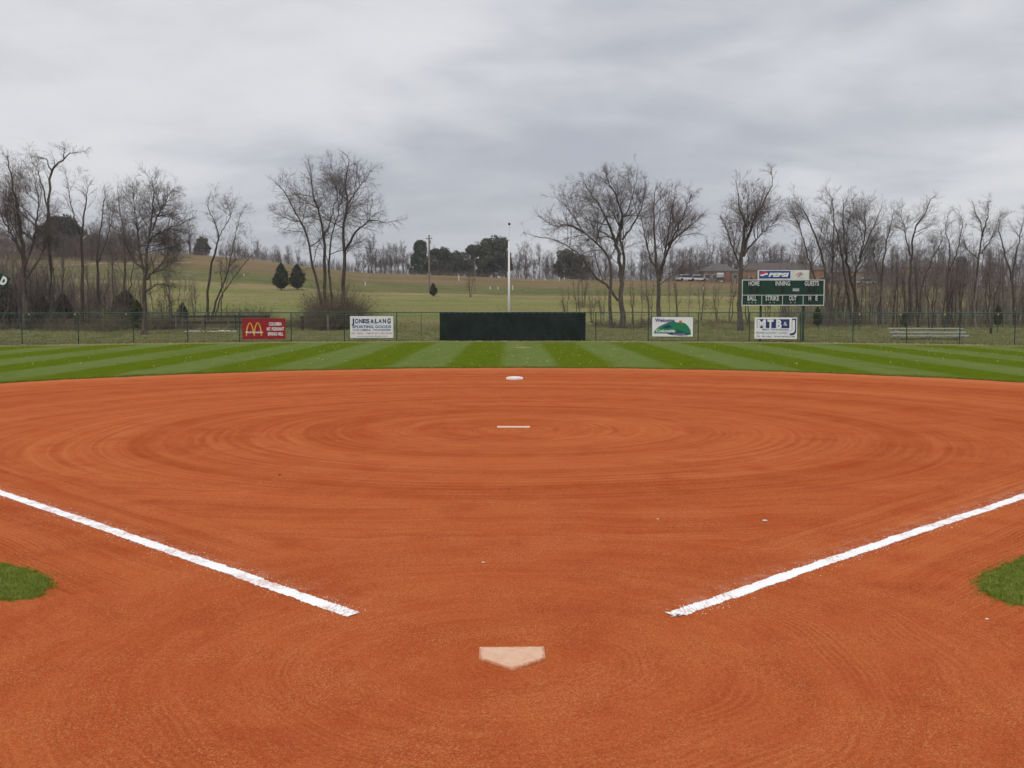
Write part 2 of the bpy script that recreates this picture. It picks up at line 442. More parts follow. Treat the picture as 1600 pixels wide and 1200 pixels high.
def plate_fn(n, b):
    tcn = n.new('ShaderNodeTexCoord').outputs['Object']
    x, y, z = n.sep(tcn)
    d = n.noise(tcn, 14, 5, .7); s = n.noise(n.V(n.M('MULTIPLY', x, 5.0), n.M('MULTIPLY', y, 40.0), 0.0), 1.3, 3, .6)
    c = n.mix(n.ramp(d, .3, .7), (.70, .47, .325), (.63, .37, .235))
    c = n.mix(n.ramp(s, .62, .70, 0, .7), c, (.5, .17, .07))
    ex = n.ramp(n.M('ABSOLUTE', x), .17, .216); ey = n.ramp(n.M('ADD', n.M('ABSOLUTE', x), n.M('MULTIPLY', y, -1.0)), -.06, .0); et = n.ramp(y, .38, .43)
    ed = n.M('MAXIMUM', ex, n.M('MAXIMUM', ey, et))
    c = n.mix(n.ramp(n.M('ADD', n.M('MULTIPLY', ed, .42), n.noise(tcn, 28, 4, .7)), .72, .95, 0, .8), c, (.47, .16, .065))
    c = n.mix(n.ramp(n.noise(tcn, 70, 3, .7), .58, .75, 0, .5), c, (.5, .20, .09))
    n.put(b.inputs['Base Color'], c)
m_plate = mat('dusty_rubber', rough=.7, fn=plate_fn)

m_rubber = mat('pitching_rubber', (.76, .54, .40), .7, var=.06)
m_bark = {}
def bark_fn(lo, hi):
    def fn(n, b):
        tcn = n.new('ShaderNodeTexCoord').outputs['Object']
        x, y, z = n.sep(tcn)
        v = n.noise(n.V(n.M('MULTIPLY', x, 9.0), n.M('MULTIPLY', y, 9.0), n.M('MULTIPLY', z, 1.6)), 1.0, 5, .7)
        n.put(b.inputs['Base Color'], n.mix(n.ramp(v, .32, .68), lo, hi))
        n.put(b.inputs['Normal'], n.bump(v, .6, .04))
    return fn
m_bark['grey'] = mat('bark_grey', rough=.95, spec=.1, fn=bark_fn((.058, .045, .036), (.145, .120, .096)))
m_bark['dark'] = mat('bark_dark', rough=.95, spec=.1, fn=bark_fn((.045, .035, .028), (.120, .096, .075)))
m_bark['pale'] = mat('bark_pale', rough=.95, spec=.1, fn=bark_fn((.13, .11, .085), (.26, .23, .19)))
m_twig = {
    'grey': mat('twig_grey', (.150, .124, .112), .9, var=.3, vscale=.6, spec=.1),
    'dark': mat('twig_dark', (.110, .088, .078), .9, var=.3, vscale=.6, spec=.1),
    'red': mat('twig_red', (.148, .108, .094), .9, var=.3, vscale=.6, spec=.1),
    'pale': mat('twig_pale', (.19, .16, .14), .9, var=.3, vscale=.6, spec=.1)}
def leaf_mat(name, a, b_, sc=2.5):
    def fn(n, b):
        g = n.new('ShaderNodeNewGeometry')
        P = g.outputs['Position']
        f = n.M('ADD', n.M('MULTIPLY', n.noise(P, sc, 3, .6), .7), n.M('MULTIPLY', g.outputs['Random Per Island'], .3))
        n.put(b.inputs['Base Color'], n.mix(n.ramp(f, .35, .65), a, b_))
    return mat(name, rough=.9, spec=.03, fn=fn)
m_cedar = leaf_mat('cedar_foliage', (.035, .050, .020), (.125, .115, .050))
m_pine = leaf_mat('pine_needles', (.070, .090, .060), (.155, .165, .110), .8)
m_dullpine = leaf_mat('dull_evergreen', (.080, .084, .058), (.185, .170, .120), .8)
m_brushleaf = leaf_mat('brush_leaves', (.075, .090, .026), (.190, .180, .065))
m_bramble = mat('bramble_stems', (.165, .125, .092), .95, var=.4, vscale=1.5, spec=.05)
m_blade = leaf_mat('grass_blades', (.135, .185, .014), (.250, .280, .055), 5)
m_weed = leaf_mat('weed_blades', (.165, .175, .060), (.30, .255, .135), .6)

m_green = mat('fence_green', (.022, .085, .068), .5, spec=.4, var=.2)
m_greenpost = mat('fence_post_green', (.012, .050, .030), .5, spec=.4, var=.25)
m_wire = mat('chainlink_green', (.03, .07, .05), .5, spec=.3)
def mesh_fn(n, b):
    tcn = n.new('ShaderNodeTexCoord').outputs['Object']
    x, y, z = n.sep(tcn)
    f = n.noise(tcn, 1.2, 4, .6); g = n.noise(n.V(n.M('MULTIPLY', x, 2.0), 0.0, n.M('MULTIPLY', z, 20.0)), 1, 3, .6)
    n.put(b.inputs['Base Color'], n.mix(n.ramp(n.M('ADD', n.M('MULTIPLY', f, .6), n.M('MULTIPLY', g, .4)), .35, .65), (.0055, .011, .0085), (.014, .024, .018)))
    n.put(b.inputs['Normal'], n.bump(f, .5, .1))
m_screen = mat('windscreen_cloth', rough=.75, spec=.15, fn=mesh_fn)
m_white = mat('white_paint', (.78, .78, .77), .5, var=.06)
m_offwhite = mat('weathered_white', (.66, .67, .64), .6, var=.12, vscale=2)
m_signred = mat('sign_red', (.30, .010, .016), .45, var=.08)
m_yellow = mat('sign_yellow', (.72, .40, .045), .5)
m_navy = mat('sign_navy', (.018, .035, .15), .5)
m_blue = mat('sign_blue', (.035, .085, .30), .5)
m_redink = mat('sign_red_ink', (.55, .09, .07), .5)
m_greyink = mat('sign_grey_ink', (.20, .23, .29), .5)
m_purple = mat('sign_purple', (.10, .04, .26), .5)
m_signgreen = mat('sign_green', (.012, .20, .085), .5)
m_signgreen2 = mat('sign_dark_green', (.008, .09, .065), .5)
m_orange = mat('sign_orange', (.75, .13, .02), .5)
m_board = mat('scoreboard_green', (.007, .042, .025), .4, var=.15)
m_black = mat('black_paint', (.008, .008, .012), .5)
m_bulb = mat('unlit_bulb', (.35, .35, .33), .3)
m_digit = mat('unlit_digit', (.035, .028, .026), .4)
m_pepsiblue = mat('sign_royal_blue', (.022, .050, .24), .4)
m_pepsired = mat('sign_scarlet', (.62, .03, .06), .4)
m_alu = mat('weathered_aluminium', (.52, .52, .50), .45, metal=.35, var=.1)
m_galv = mat('galvanised_steel', (.33, .34, .34), .5, metal=.4, var=.15)
m_polewood = mat('pole_wood', (.20, .155, .11), .9, var=.25)
m_oldwood = mat('weathered_wood', (.17, .145, .12), .9, var=.3, vscale=6)
m_darkwood = mat('dark_wood', (.05, .036, .026), .9, var=.3, vscale=6)
m_rust = mat('rusty_guard', (.35, .20, .09), .8, var=.3)
m_stone = mat('pale_rock', (.62, .61, .58), .9, var=.15)
m_clod = mat('clay_clod', (.42, .11, .045), .95, var=.35, vscale=30)
m_leafdead = mat('dead_leaf', (.38, .33, .15), .9, var=.3)
m_tanbrick = mat('tan_brick', (.33, .25, .16), .9, var=.15)
m_orangebrick = mat('orange_brick', (.44, .24, .10), .9, var=.18, vscale=1)
m_redbrick = mat('red_brick', (.23, .09, .06), .9, var=.15)
m_roof = mat('grey_shingle', (.105, .095, .09), .9, var=.2)
m_roof2 = mat('brown_shingle', (.095, .078, .07), .9, var=.2)
m_glass = mat('window_glass', (.03, .035, .04), .15, spec=.5)
m_carpaint = mat('white_car_paint', (.72, .74, .76), .3, spec=.5)
m_cardark = mat('dark_car_paint', (.03, .028, .03), .3, spec=.5)
m_tyre = mat('tyre_rubber', (.02, .02, .02), .8)
m_gravel = mat('pale_gravel', (.30, .275, .22), .95, var=.2, vscale=1)


# ------------------------------------------------------------ ground
def grid_mesh(name, xs, ys, zf, m):
    X, Y = np.meshgrid(xs, ys); Z = zf(X, Y)
    v = np.stack([X, Y, Z], -1).reshape(-1, 3); nx, ny = len(xs), len(ys)
    i = np.arange(ny - 1)[:, None] * nx + np.arange(nx - 1)[None, :]
    f = np.stack([i, i + 1, i + nx + 1, i + nx], -1).reshape(-1, 4)
    return mesh_np(name, v, f, m, smooth=True)
xs = np.concatenate([np.linspace(-3000, -220, 24), np.linspace(-210, 210, 141), np.linspace(220, 3000, 24)])
ys = np.concatenate([np.linspace(-80, 60, 10), np.linspace(66, 130, 65), np.linspace(132, 320, 95), np.linspace(340, 700, 20), np.linspace(800, 5000, 16)])
def tz(X, Y):
    R = np.hypot(X, Y - HOME[1])
    z = terrain_z(X, Y)
    bumps = .05 * np.sin(X * .9 + np.sin(Y * .7) * 2) * np.sin(Y * .8 + np.cos(X * .5)) * np.interp(Y, [68, 80], [0, 1])
    return z + bumps - np.where(R < R_FENCE - .3, .03, -.012)
o = link('ground', grid_mesh('ground', xs, ys, tz, m_rough)); tag(o, kind='structure')

def polar(name, r0, r1, a0, a1, na, rs, c, zf, m):
    A = np.linspace(a0, a1, na); R = np.array(rs)
    AA, RR = np.meshgrid(A, R)
    v = np.stack([c[0] + RR * np.sin(AA), c[1] + RR * np.cos(AA), zf(RR, AA)], -1).reshape(-1, 3)
    i = np.arange(len(R) - 1)[:, None] * na + np.arange(na - 1)[None, :]
    f = np.stack([i, i + 1, i + na + 1, i + na], -1).reshape(-1, 4)
    return v, f
# infield clay: one sheet, slightly uneven where the drag mat has passed
gx = np.linspace(-24, 24, 161); gy = np.linspace(-6, 39.5, 153)
def dz_(X, Y):
    r = np.hypot(X - PITCHER[0], Y - PITCHER[1])
    return .004 + .0025 * np.sin(r * 5.3 + .4 * np.sin(X)) * np.interp(r, [0, 4], [0, 1]) + .004 * np.sin(X * .8 + 1) * np.sin(Y * .6)
o = link('infield_dirt', grid_mesh('infield_dirt', gx, gy, dz_, m_dirt)); tag(o, kind='structure')

# outfield lawn, from the clay arc to the fence, with a turf lip
def lawn():
    na = 700
    A = np.linspace(-1.25, 1.25, na)
    wob = .04 * np.sin(A * 90) + .03 * np.sin(A * 213 + 1) + .05 * np.sin(A * 31 + 2)
    rin = R_INF + wob + np.interp(A, [-.5, 0, .5], [-.12, 0, .12]) * 1.0
    rows = []
    def ring_in(dr, z): return np.stack([PITCHER[0] + (rin + dr) * np.sin(A), PITCHER[1] + (rin + dr) * np.cos(A), np.full(na, z)], -1)
    rows.append(ring_in(0, -.02)); rows.append(ring_in(.02, .012)); rows.append(ring_in(.15, .028))
    inner = ring_in(.3, .03)
    # outer ring: polar round home, same bearing
    th = np.arctan2(inner[:, 0], inner[:, 1] - HOME[1])
    outer = np.stack([HOME[0] + (R_FENCE + .15) * np.sin(th), HOME[1] + (R_FENCE + .15) * np.cos(th), np.zeros(na) + .005], -1)
    for k in range(9):
        s = k / 8; p = inner * (1 - s) + outer * s; p[:, 2] = .03 * (1 - s) + .004 * s; rows.append(p)
    v = np.concatenate(rows); n_ = len(rows)
    i = np.arange(n_ - 1)[:, None] * na + np.arange(na - 1)[None, :]
    return mesh_np('outfield_grass', v, np.stack([i, i + 1, i + na + 1, i + na], -1).reshape(-1, 4), m_lawn, smooth=True), rin, A
me_, rin_, A_ = lawn()
o = link('outfield_grass', me_); tag(o, kind='structure')

# foul-side turf, one corner shows at either edge
def turf_poly(sgn):
    pts = [G(77, 917), G(72, 905), G(40, 893), G(0, 883.5)]
    tip = [np.array((p[0], p[1])) for p in pts]
    far = [np.array((-12.5, 16.6)), np.array((-30, 34)), np.array((-30, 3)), np.array((-6.2, 3.0)), np.array((-5.2, 6.2))]
    low = [np.array(G(-40, 948)[:2]), np.array(G(0, 942)[:2]), np.array(G(32, 941)[:2]), np.array(G(58, 938)[:2]), np.array(G(73, 928)[:2])]
    if sgn > 0:
        pts = [G(1524, 914), G(1532, 903), G(1562, 890), G(1600, 874)]
        tip = [np.array((p[0], p[1])) for p in pts]
        far = [np.array((12.7, 16.9)), np.array((30, 34)), np.array((30, 3)), np.array((6.2, 3.0)), np.array((5.2, 6.0))]
        low = [np.array(G(1640, 953)[:2]), np.array(G(1600, 948)[:2]), np.array(G(1572, 945)[:2]), np.array(G(1548, 936)[:2]), np.array(G(1535, 925)[:2])]
    return tip + far + low
def turf(sgn):
    P = turf_poly(sgn); Q = []
    for i in range(len(P)):
        a, b = P[i], P[(i + 1) % len(P)]; L = np.linalg.norm(b - a); k = max(1, int(L / .06)) if L < 3 else max(1, int(L / .4))
        d = (b - a) / L; nrm = np.array((-d[1], d[0]))
        for j in range(k):
            s = j / k; Q.append(a + (b - a) * s + nrm * random.uniform(-.035, .035))
    Q = np.array(Q); c = Q.mean(0)
    n_ = len(Q); v = []
    v += [(q[0], q[1], -.01) for q in Q]
    ins = Q + (c - Q) / np.linalg.norm(c - Q, axis=1, keepdims=True) * .04
    v += [(q[0], q[1], .020) for q in ins]; v.append((c[0], c[1], .022))
    me = bpy.data.meshes.new('foul_grass')
    fs = [(i, (i + 1) % n_, n_ + (i + 1) % n_, n_ + i) for i in range(n_)]
    fs += [tuple(range(n_, 2 * n_))]
    me.from_pydata(v, [], fs); me.materials.append(m_turf); me.update()
    return me, Q
def turf_fn(n, b):
    P = n.new('ShaderNodeNewGeometry').outputs['Position']
    c = n.mix(n.ramp(n.noise(P, 8, 5, .7), .3, .7), (.100, .145, .012), (.180, .205, .040))
    n.put(b.inputs['Base Color'], c); n.put(b.inputs['Normal'], n.bump(n.noise(P, 90, 4, .8), .8, .03))
m_turf = mat('foul_turf', rough=.9, spec=.1, fn=turf_fn)
turf_edges = []
for s in (-1, 1):
    me_, Q_ = turf(s); o = link('foul_grass', me_); tag(o, kind='structure'); turf_edges.append(Q_)

# grass blades
def blades(P, h, wd, lean=.5):
    N = len(P); a = rng.uniform(0, 2 * PI, N); hh = h * rng.uniform(.5, 1.3, N); ww = wd * rng.uniform(.6, 1.3, N)
    la = rng.uniform(0, 2 * PI, N); ll = lean * hh * rng.uniform(0, 1, N)
    d = np.stack([np.cos(a), np.sin(a), np.zeros(N)], -1) * ww[:, None] * .5
    top = P + np.stack([np.cos(la) * ll, np.sin(la) * ll, hh], -1)
    v = np.stack([P - d, P + d, top], 1).reshape(-1, 3)
    return v, [np.arange(3 * N).reshape(-1, 3)]
def inside(poly, P):
    x, y = P[:, 0], P[:, 1]; r = np.zeros(len(P), bool); n_ = len(poly)
    for i in range(n_):
        a, b = poly[i], poly[(i + 1) % n_]
        if a[1] == b[1]: continue
        c = ((a[1] > y) != (b[1] > y)) & (x < (b[0] - a[0]) * (y - a[1]) / (b[1] - a[1]) + a[0]); r ^= c
    return r
geo = []
for sgn, Q in zip((-1, 1), turf_edges):
    p = np.stack([rng.uniform(3.4, 6.0, 90000) * sgn, rng.uniform(7.2, 11.0, 90000)], -1)
    p = p[inside(Q, p)]
    p = np.c_[p, np.full(len(p), .015)]
    geo.append(blades(p, .024, .006, 1.3))
    # stray runners and thin clumps outside the edge
    q = Q[rng.integers(0, len(Q), 26000)] + rng.normal(0, .035, (26000, 2)) * rng.uniform(0, 2.0, (26000, 1))
    q = q[(np.sin(q[:, 0] * 37 + np.sin(q[:, 1] * 29) * 2) + rng.normal(0, .5, len(q)) > -.1) & (np.hypot(q[:, 0], q[:, 1]) < 12)]
    geo.append(blades(np.c_[q, np.full(len(q), .004)], .024, .006, 1.3))
v, f = join_geo(geo)
o = link('grass_tufts', mesh_np('grass_tufts', v, f, m_blade)); tag(o, 'short green grass on the turf corners beside the home plate clay', 'grass', kind='stuff')
# blades along the lip of the outfield
k = 26000
ia = rng.uniform(-1.0, 1.0, k); rr = np.interp(ia, A_, rin_) + np.abs(rng.normal(0, .12, k)) - .05
p = np.stack([PITCHER[0] + rr * np.sin(ia), PITCHER[1] + rr * np.cos(ia), np.full(k, .02)], -1)
v, f = blades(p, .05, .014, 1.0)
o = link('turf_edge_blades', mesh_np('turf_edge_blades', v, f, m_blade)); tag(o, 'ragged grass blades along the curved edge of the outfield', 'grass', kind='stuff')

# lime foul lines
def foul_line(sgn, p_end, hook):
    e = np.array(p_end[:2]); d = np.array((sgn * .7071, .7071)); nrm = np.array((-d[1], d[0])) * sgn
    L = 17.0; wd = .135; ns = 1100
    s = np.linspace(0, L, ns)
    r_ = np.random.default_rng(3 + sgn)
    def rag(): 
        a = r_.normal(0, .0055, ns); b_ = np.convolve(r_.normal(0, .02, ns), np.ones(9) / 9, 'same'); return a + b_ * .8
    e0, e1 = -wd / 2 + rag(), wd / 2 + rag()
    rows = [e0, e0 + .012, np.zeros(ns), e1 - .012, e1]; hz = [.000, .0035, .0045, .0035, .000]
    v = []
    for q, h in zip(rows, hz):
        skew = -q * .35 if hook else q * .1
        pp = e[None, :] + d[None, :] * (s + skew)[:, None] + nrm[None, :] * q[:, None]
        pp = pp + nrm[None, :] * (.02 * np.sin(s * .45 + sgn))[:, None]
        v.append(np.c_[pp, np.full(ns, h) + .0025 + dz_(pp[:, 0], pp[:, 1]) * 1.0])
    v = np.concatenate(v); i = np.arange(4)[:, None] * ns + np.arange(ns - 1)[None, :]
    f = np.stack([i, i + 1, i + ns + 1, i + ns], -1).reshape(-1, 4)
    if sgn > 0: f = f[:, ::-1]
    parts = [(v, [f])]
    # loose crumbs of lime on both sides
    nc = 2600; sc_ = r_.uniform(0, L, nc); q = r_.normal(0, .055, nc) + np.sign(r_.normal(0, 1, nc)) * wd * .5
    pc = e[None, :] + d[None, :] * sc_[:, None] + nrm[None, :] * q[:, None]
    pc = np.c_[pc, np.full(nc, .004) + dz_(pc[:, 0], pc[:, 1])]
    v2, f2 = blades(pc, .006, .010, .3); parts.append((v2, f2))
    if hook:
        v3, f3 = [], []
        # the sprayer's start: two short strokes
        for (ax, ay, bx, by, ww) in ((1038, 957.5, 1062, 964, .05), (1052, 960, 1076, 961, .035), (1048, 965, 1066, 962, .03)):
            a, b_ = G(ax, ay), G(bx, by); dd = (b_ - a) / np.linalg.norm(b_ - a); n2 = np.array((-dd[1], dd[0], 0)) * ww * .5
            b0 = len(v3); zz = np.array((0, 0, .0095)); v3 += [a + zz, a * .6 + b_ * .4 - n2 + zz, b_ - n2 * .6 + zz, b_ + n2 * .6 + zz, a * .6 + b_ * .4 + n2 + zz]; f3.append((b0, b0 + 1, b0 + 2)); f3 += [(b0, b0 + 2, b0 + 3), (b0, b0 + 3, b0 + 4)]
        parts.append((np.array(v3), [np.array(f3)]))
    return join_geo(parts)
v, f = foul_line(-1, G(557, 961), False); o = link('foul_line', mesh_np('foul_line', v, f, m_chalk)); tag(o, 'white lime foul line running from home plate to the left edge', 'foul line')
v, f = foul_line(1, G(1058, 961), True); o = link('foul_line', mesh_np('foul_line', v, f, m_chalk)); tag(o, 'white lime foul line running from home plate to the right edge', 'foul line')

# plates and base
def prism(poly, z0, z1, bev, name, m, parent=None):
    bm = MB(); n_ = len(poly); c = np.mean(poly, axis=0)
    ins = [np.array(p) + (c - p) / np.linalg.norm(c - p) * bev for p in np.array(poly)]
    vs_ = [(p[0], p[1], z0) for p in poly] + [(p[0], p[1], z1 - bev) for p in poly] + [(p[0], p[1], z1) for p in ins]
    fs_ = [(i, (i + 1) % n_, n_ + (i + 1) % n_, n_ + i) for i in range(n_)] + [(n_ + i, n_ + (i + 1) % n_, 2 * n_ + (i + 1) % n_, 2 * n_ + i) for i in range(n_)] + [tuple(range(2 * n_, 3 * n_))]
    return bm.add(vs_, fs_).build(name, m, parent)
hp = prism([(-.216, .43), (-.216, .212), (0, -.004), (.216, .212), (.216, .43)][::1], -.03, .016, .006, 'home_plate', m_plate)
hp.location = (.004, 6.46, 0); hp.rotation_euler = (0, 0, math.radians(.7))
tag(hp, 'tan five-sided home plate set flush in the orange clay', 'home plate')
pr = prism([(-.305, -.076), (.305, -.076), (.305, .076), (-.305, .076)], -.03, .021, .004, 'pitcher_plate', m_rubber)
pr.location = (PITCHER[0], PITCHER[1] + .05, 0); tag(pr, 'thin tan pitching rubber at the centre of the raked circles', "pitcher's plate")
sb = MB()
def rounded(hw, r, z, k=5):
    out = []
    for cx_, cy_, a0 in ((hw - r, hw - r, 0), (-hw + r, hw - r, PI / 2), (-hw + r, -hw + r, PI), (hw - r, -hw + r, 1.5 * PI)):
        for j in range(k): a = a0 + PI / 2 * j / (k - 1); out.append((cx_ + r * math.cos(a), cy_ + r * math.sin(a), z))
    return out
vs_ = rounded(.19, .03, 0) + rounded(.192, .03, .05) + rounded(.18, .04, .072) + rounded(.14, .05, .084); nn = 20
fs_ = [(k * nn + i, k * nn + (i + 1) % nn, (k + 1) * nn + (i + 1) % nn, (k + 1) * nn + i) for k in range(3) for i in range(nn)] + [tuple(range(3 * nn, 4 * nn))]
sb.add(vs_, fs_); so = sb.build('second_base', m_white, smooth=True); so.location = (.08, 32.32, .004); so.rotation_euler = (0, 0, PI / 4)
tag(so, 'white square base on the clay in front of the outfield grass', 'base')

# clods, crumbs and litter on the clay
def crumbs(P, s):
    N = len(P); base = np.array([(1, 0, 0), (-.5, .87, 0), (-.5, -.87, 0), (0, 0, 1.0)])
    ang = rng.uniform(0, 2 * PI, N); ca, sa = np.cos(ang), np.sin(ang)
    b = base[None] * rng.uniform(.6, 1.3, (N, 4, 3)) * s[:, None, None]
    bx = b[:, :, 0] * ca[:, None] - b[:, :, 1] * sa[:, None]; by = b[:, :, 0] * sa[:, None] + b[:, :, 1] * ca[:, None]
    v = np.stack([bx, by, b[:, :, 2] * .8], -1) + P[:, None, :]
    t = np.array([(0, 1, 3), (1, 2, 3), (2, 0, 3)]); f = (np.arange(N)[:, None, None] * 4 + t[None]).reshape(-1, 3)
    return v.reshape(-1, 3), [f]
k = 26000
yy_ = 4.9 + 7.5 * rng.uniform(0, 1, k) ** 1.8; xx_ = rng.uniform(-.56, .56, k) * yy_
keep = (np.abs(xx_) > .24) | (yy_ < 6.4) | (yy_ > 6.95)
# clumped: crumbs gather in windrows
wn = np.sin(np.hypot(xx_, yy_ - 6.6) * 7 + np.sin(xx_ * 2)) + rng.normal(0, .9, k) > -.2
p = np.stack([xx_, yy_, dz_(xx_, yy_)], -1)[keep & wn]
v, f = crumbs(p, rng.uniform(.0014, .0042, len(p)))
o = link('clay_crumbs', mesh_np('clay_crumbs', v, f, m_clod)); tag(o, 'loose clay granules scattered over the infield', 'gravel', kind='stuff')
def rock(name, loc, s, m, seed, flat=.6):
    r_ = random.Random(seed); bm = MB(); vs_ = []; nn = 8
    for (zz, rr) in ((0, .8), (.35, 1.0), (.75, .75)):
        for i in range(nn): a = 2 * PI * i / nn; q = rr * r_.uniform(.75, 1.2); vs_.append((q * math.cos(a) * s, q * math.sin(a) * s * .8, zz * s * flat * r_.uniform(.85, 1.15)))
    vs_.append((0, 0, s * flat))
    fs_ = [(k * nn + i, k * nn + (i + 1) % nn, (k + 1) * nn + (i + 1) % nn, (k + 1) * nn + i) for k in range(2) for i in range(nn)] + [(2 * nn + i, 2 * nn + (i + 1) % nn, 3 * nn) for i in range(nn)]
    o = bm.add(vs_, fs_).build(name, m); o.location = tuple(map(float, loc)); return o
for i, (px, py, s, m_, lab) in enumerate(((1195, 815, .027, m_stone, 'pale clod lying on the clay inside the right foul line'), (437, 743, .02, m_darkwood, 'small dark stone on the clay left of the raked circles'),
                                         (1542, 969, .014, m_stone, 'tiny white chip on the clay below the right turf corner'), (795, 765, .014, m_darkwood, 'small dark speck of stone midway between both plates'),
                                         (755, 880, .014, m_stone, 'tiny pale pebble on the clay in front of home plate'), (1028, 812, .012, m_stone, 'tiny white pebble left of the pale clod'))):
    p_ = G(px, py); o = rock('pebble', (p_[0], p_[1], .006), s, m_, i); tag(o, lab, 'pebble')

# dead leaves on the outfield
k = 800
p = np.stack([rng.uniform(-32, 32, k), rng.uniform(38.5, 66, k)], -1)
R_ = np.hypot(p[:, 0], p[:, 1] - HOME[1]); Ri = np.hypot(p[:, 0], p[:, 1] - PITCHER[1]); p = p[(R_ < R_FENCE - .2) & (Ri > R_INF + .3)]
P3 = np.c_[p, np.full(len(p), .035)]
v, f = blades(P3, .045, .07, .8)
k2 = 3500; th = rng.uniform(-.6, .6, k2); rr = R_FENCE - np.abs(rng.normal(0, .5, k2))
P4 = np.stack([rr * np.sin(th), HOME[1] + rr * np.cos(th), np.full(k2, .01)], -1)
v2, f2 = blades(P4, .05, .07, .9)
v, f = join_geo([(v, f), (v2, f2)])
o = link('fallen_leaves', mesh_np('fallen_leaves', v, f, m_leafdead)); tag(o, 'dead leaves scattered on the outfield and drifted at the fence foot', 'leaves', kind='stuff')
# weeds beyond the fence
k = 70000
yy_ = rng.uniform(0, 1, k) ** 1.5 * 45 + 60; xx_ = rng.uniform(-.56, .56, k) * yy_
R_ = np.hypot(xx_, yy_ - HOME[1]); kp = R_ > R_FENCE + .1
xx_, yy_ = xx_[kp], yy_[kp]
g_a = blades(np.stack([xx_, yy_, tz(xx_, yy_) - .01], -1), .10, .06, .9)
k = 36000; y2 = 90 + 165 * rng.uniform(0, 1, k) ** .8; x2 = rng.uniform(-.56, .56, k) * y2
cl_ = np.sin(x2 * .31 + np.sin(y2 * .11) * 3) * np.sin(y2 * .23 + 1) + rng.normal(0, .5, k) > .1; x2, y2 = x2[cl_], y2[cl_]
g_b = blades(np.stack([x2, y2, tz(x2, y2) + .0], -1), .05, .30, 2.5)
v, f = join_geo([g_a, g_b])
o = link('rough_grass', mesh_np('rough_grass', v, f, m_weed)); tag(o, 'unmown weedy grass growing behind the outfield fence', 'grass', kind='stuff')

haze_m = bpy.data.materials.new('thin_haze'); haze_m.use_nodes = True; hn = NT(haze_m.node_tree); hn.n.clear()
ho = hn.new('ShaderNodeOutputMaterial'); hv = hn.new('ShaderNodeVolumePrincipled'); hn.l.new(hv.outputs[0], ho.inputs['Volume'])
hv.inputs['Color'].default_value = (.86, .89, .95, 1); hv.inputs['Density'].default_value = HAZE; hv.inputs['Anisotropy'].default_value = .2
o = MB().box(-3200, 3200, -120, 5200, -3, 36).build('haze', haze_m); o['kind'] = 'stuff'; o['label'] = 'thin damp haze over the fields'
#@@TREES
# ------------------------------------------------------------ trees
def norm(a): return a / (np.linalg.norm(a, axis=-1, keepdims=True) + 1e-9)

def env_len(P, D, env):
    if env is None: return np.full(len(P), 99.0)
    c, r = env
    p = (P - c) / r; d = D / r
    A = (d * d).sum(1); B = 2 * (p * d).sum(1); C = (p * p).sum(1) - 1
    disc = B * B - 4 * A * C
    s = (-B + np.sqrt(np.maximum(disc, 0))) / (2 * A)
    return np.where((disc > 0) & (s > 0), s, .6)

def walk(P, D, L, S, wig, up, R):
    N = len(P); pts = np.empty((N, S + 1, 3)); pts[:, 0] = P; d = D.copy(); st = (L / S)[:, None]
    for i in range(S):
        d = norm(d + R.normal(0, wig, (N, 3)) + np.array([0, 0, up])); pts[:, i + 1] = pts[:, i] + d * st
    return pts

def spawn(pts, rad, n, lo, hi, amin, amax, R, lref=0):
    N, S1, _ = pts.shape
    u = R.uniform(lo, hi, (N, n)) * (S1 - 1); i = np.minimum(u.astype(int), S1 - 2); fr = (u - i)[..., None]
    idx = np.arange(N)[:, None]
    P = pts[idx, i] * (1 - fr) + pts[idx, i + 1] * fr
    T = norm(pts[idx, i + 1] - pts[idx, i]); r = rad[idx, i] * (1 - fr[..., 0]) + rad[idx, i + 1] * fr[..., 0]
    Lp = np.linalg.norm(np.diff(pts, axis=1), axis=2).sum(1)[:, None] * np.ones((1, n))
    rem = Lp * (1 - u / (S1 - 1))
    rnd = R.normal(0, 1, P.shape); perp = norm(rnd - (rnd * T).sum(-1, keepdims=True) * T)
    a = R.uniform(amin, amax, (N, n))[..., None]
    D = norm(np.cos(a) * T + np.sin(a) * perp)
    f = lambda x: x.reshape(-1, *x.shape[2:])
    out = f(P), f(D), f(r), f(rem), f(Lp)
    if lref:                      # side shoots in proportion to the length of the branch they leave
        k = R.uniform(0, 1, len(out[0])) < out[4] / lref
        out = tuple(q[k] for q in out)
    return out

def catmull(P, m):
    P = np.asarray(P, float); Q = np.vstack([2 * P[0] - P[1], P, 2 * P[-1] - P[-2]]); out = []
    seg = len(P) - 1
    for t in np.linspace(0, seg, m + 1):
        i = min(int(t), seg - 1); u = t - i; a, b, c, d = Q[i:i + 4]
        out.append(.5 * ((2 * b) + (c - a) * u + (2 * a - 5 * b + 4 * c - d) * u * u + (3 * b - a - 3 * c + d) * u ** 3))
    return np.array(out)

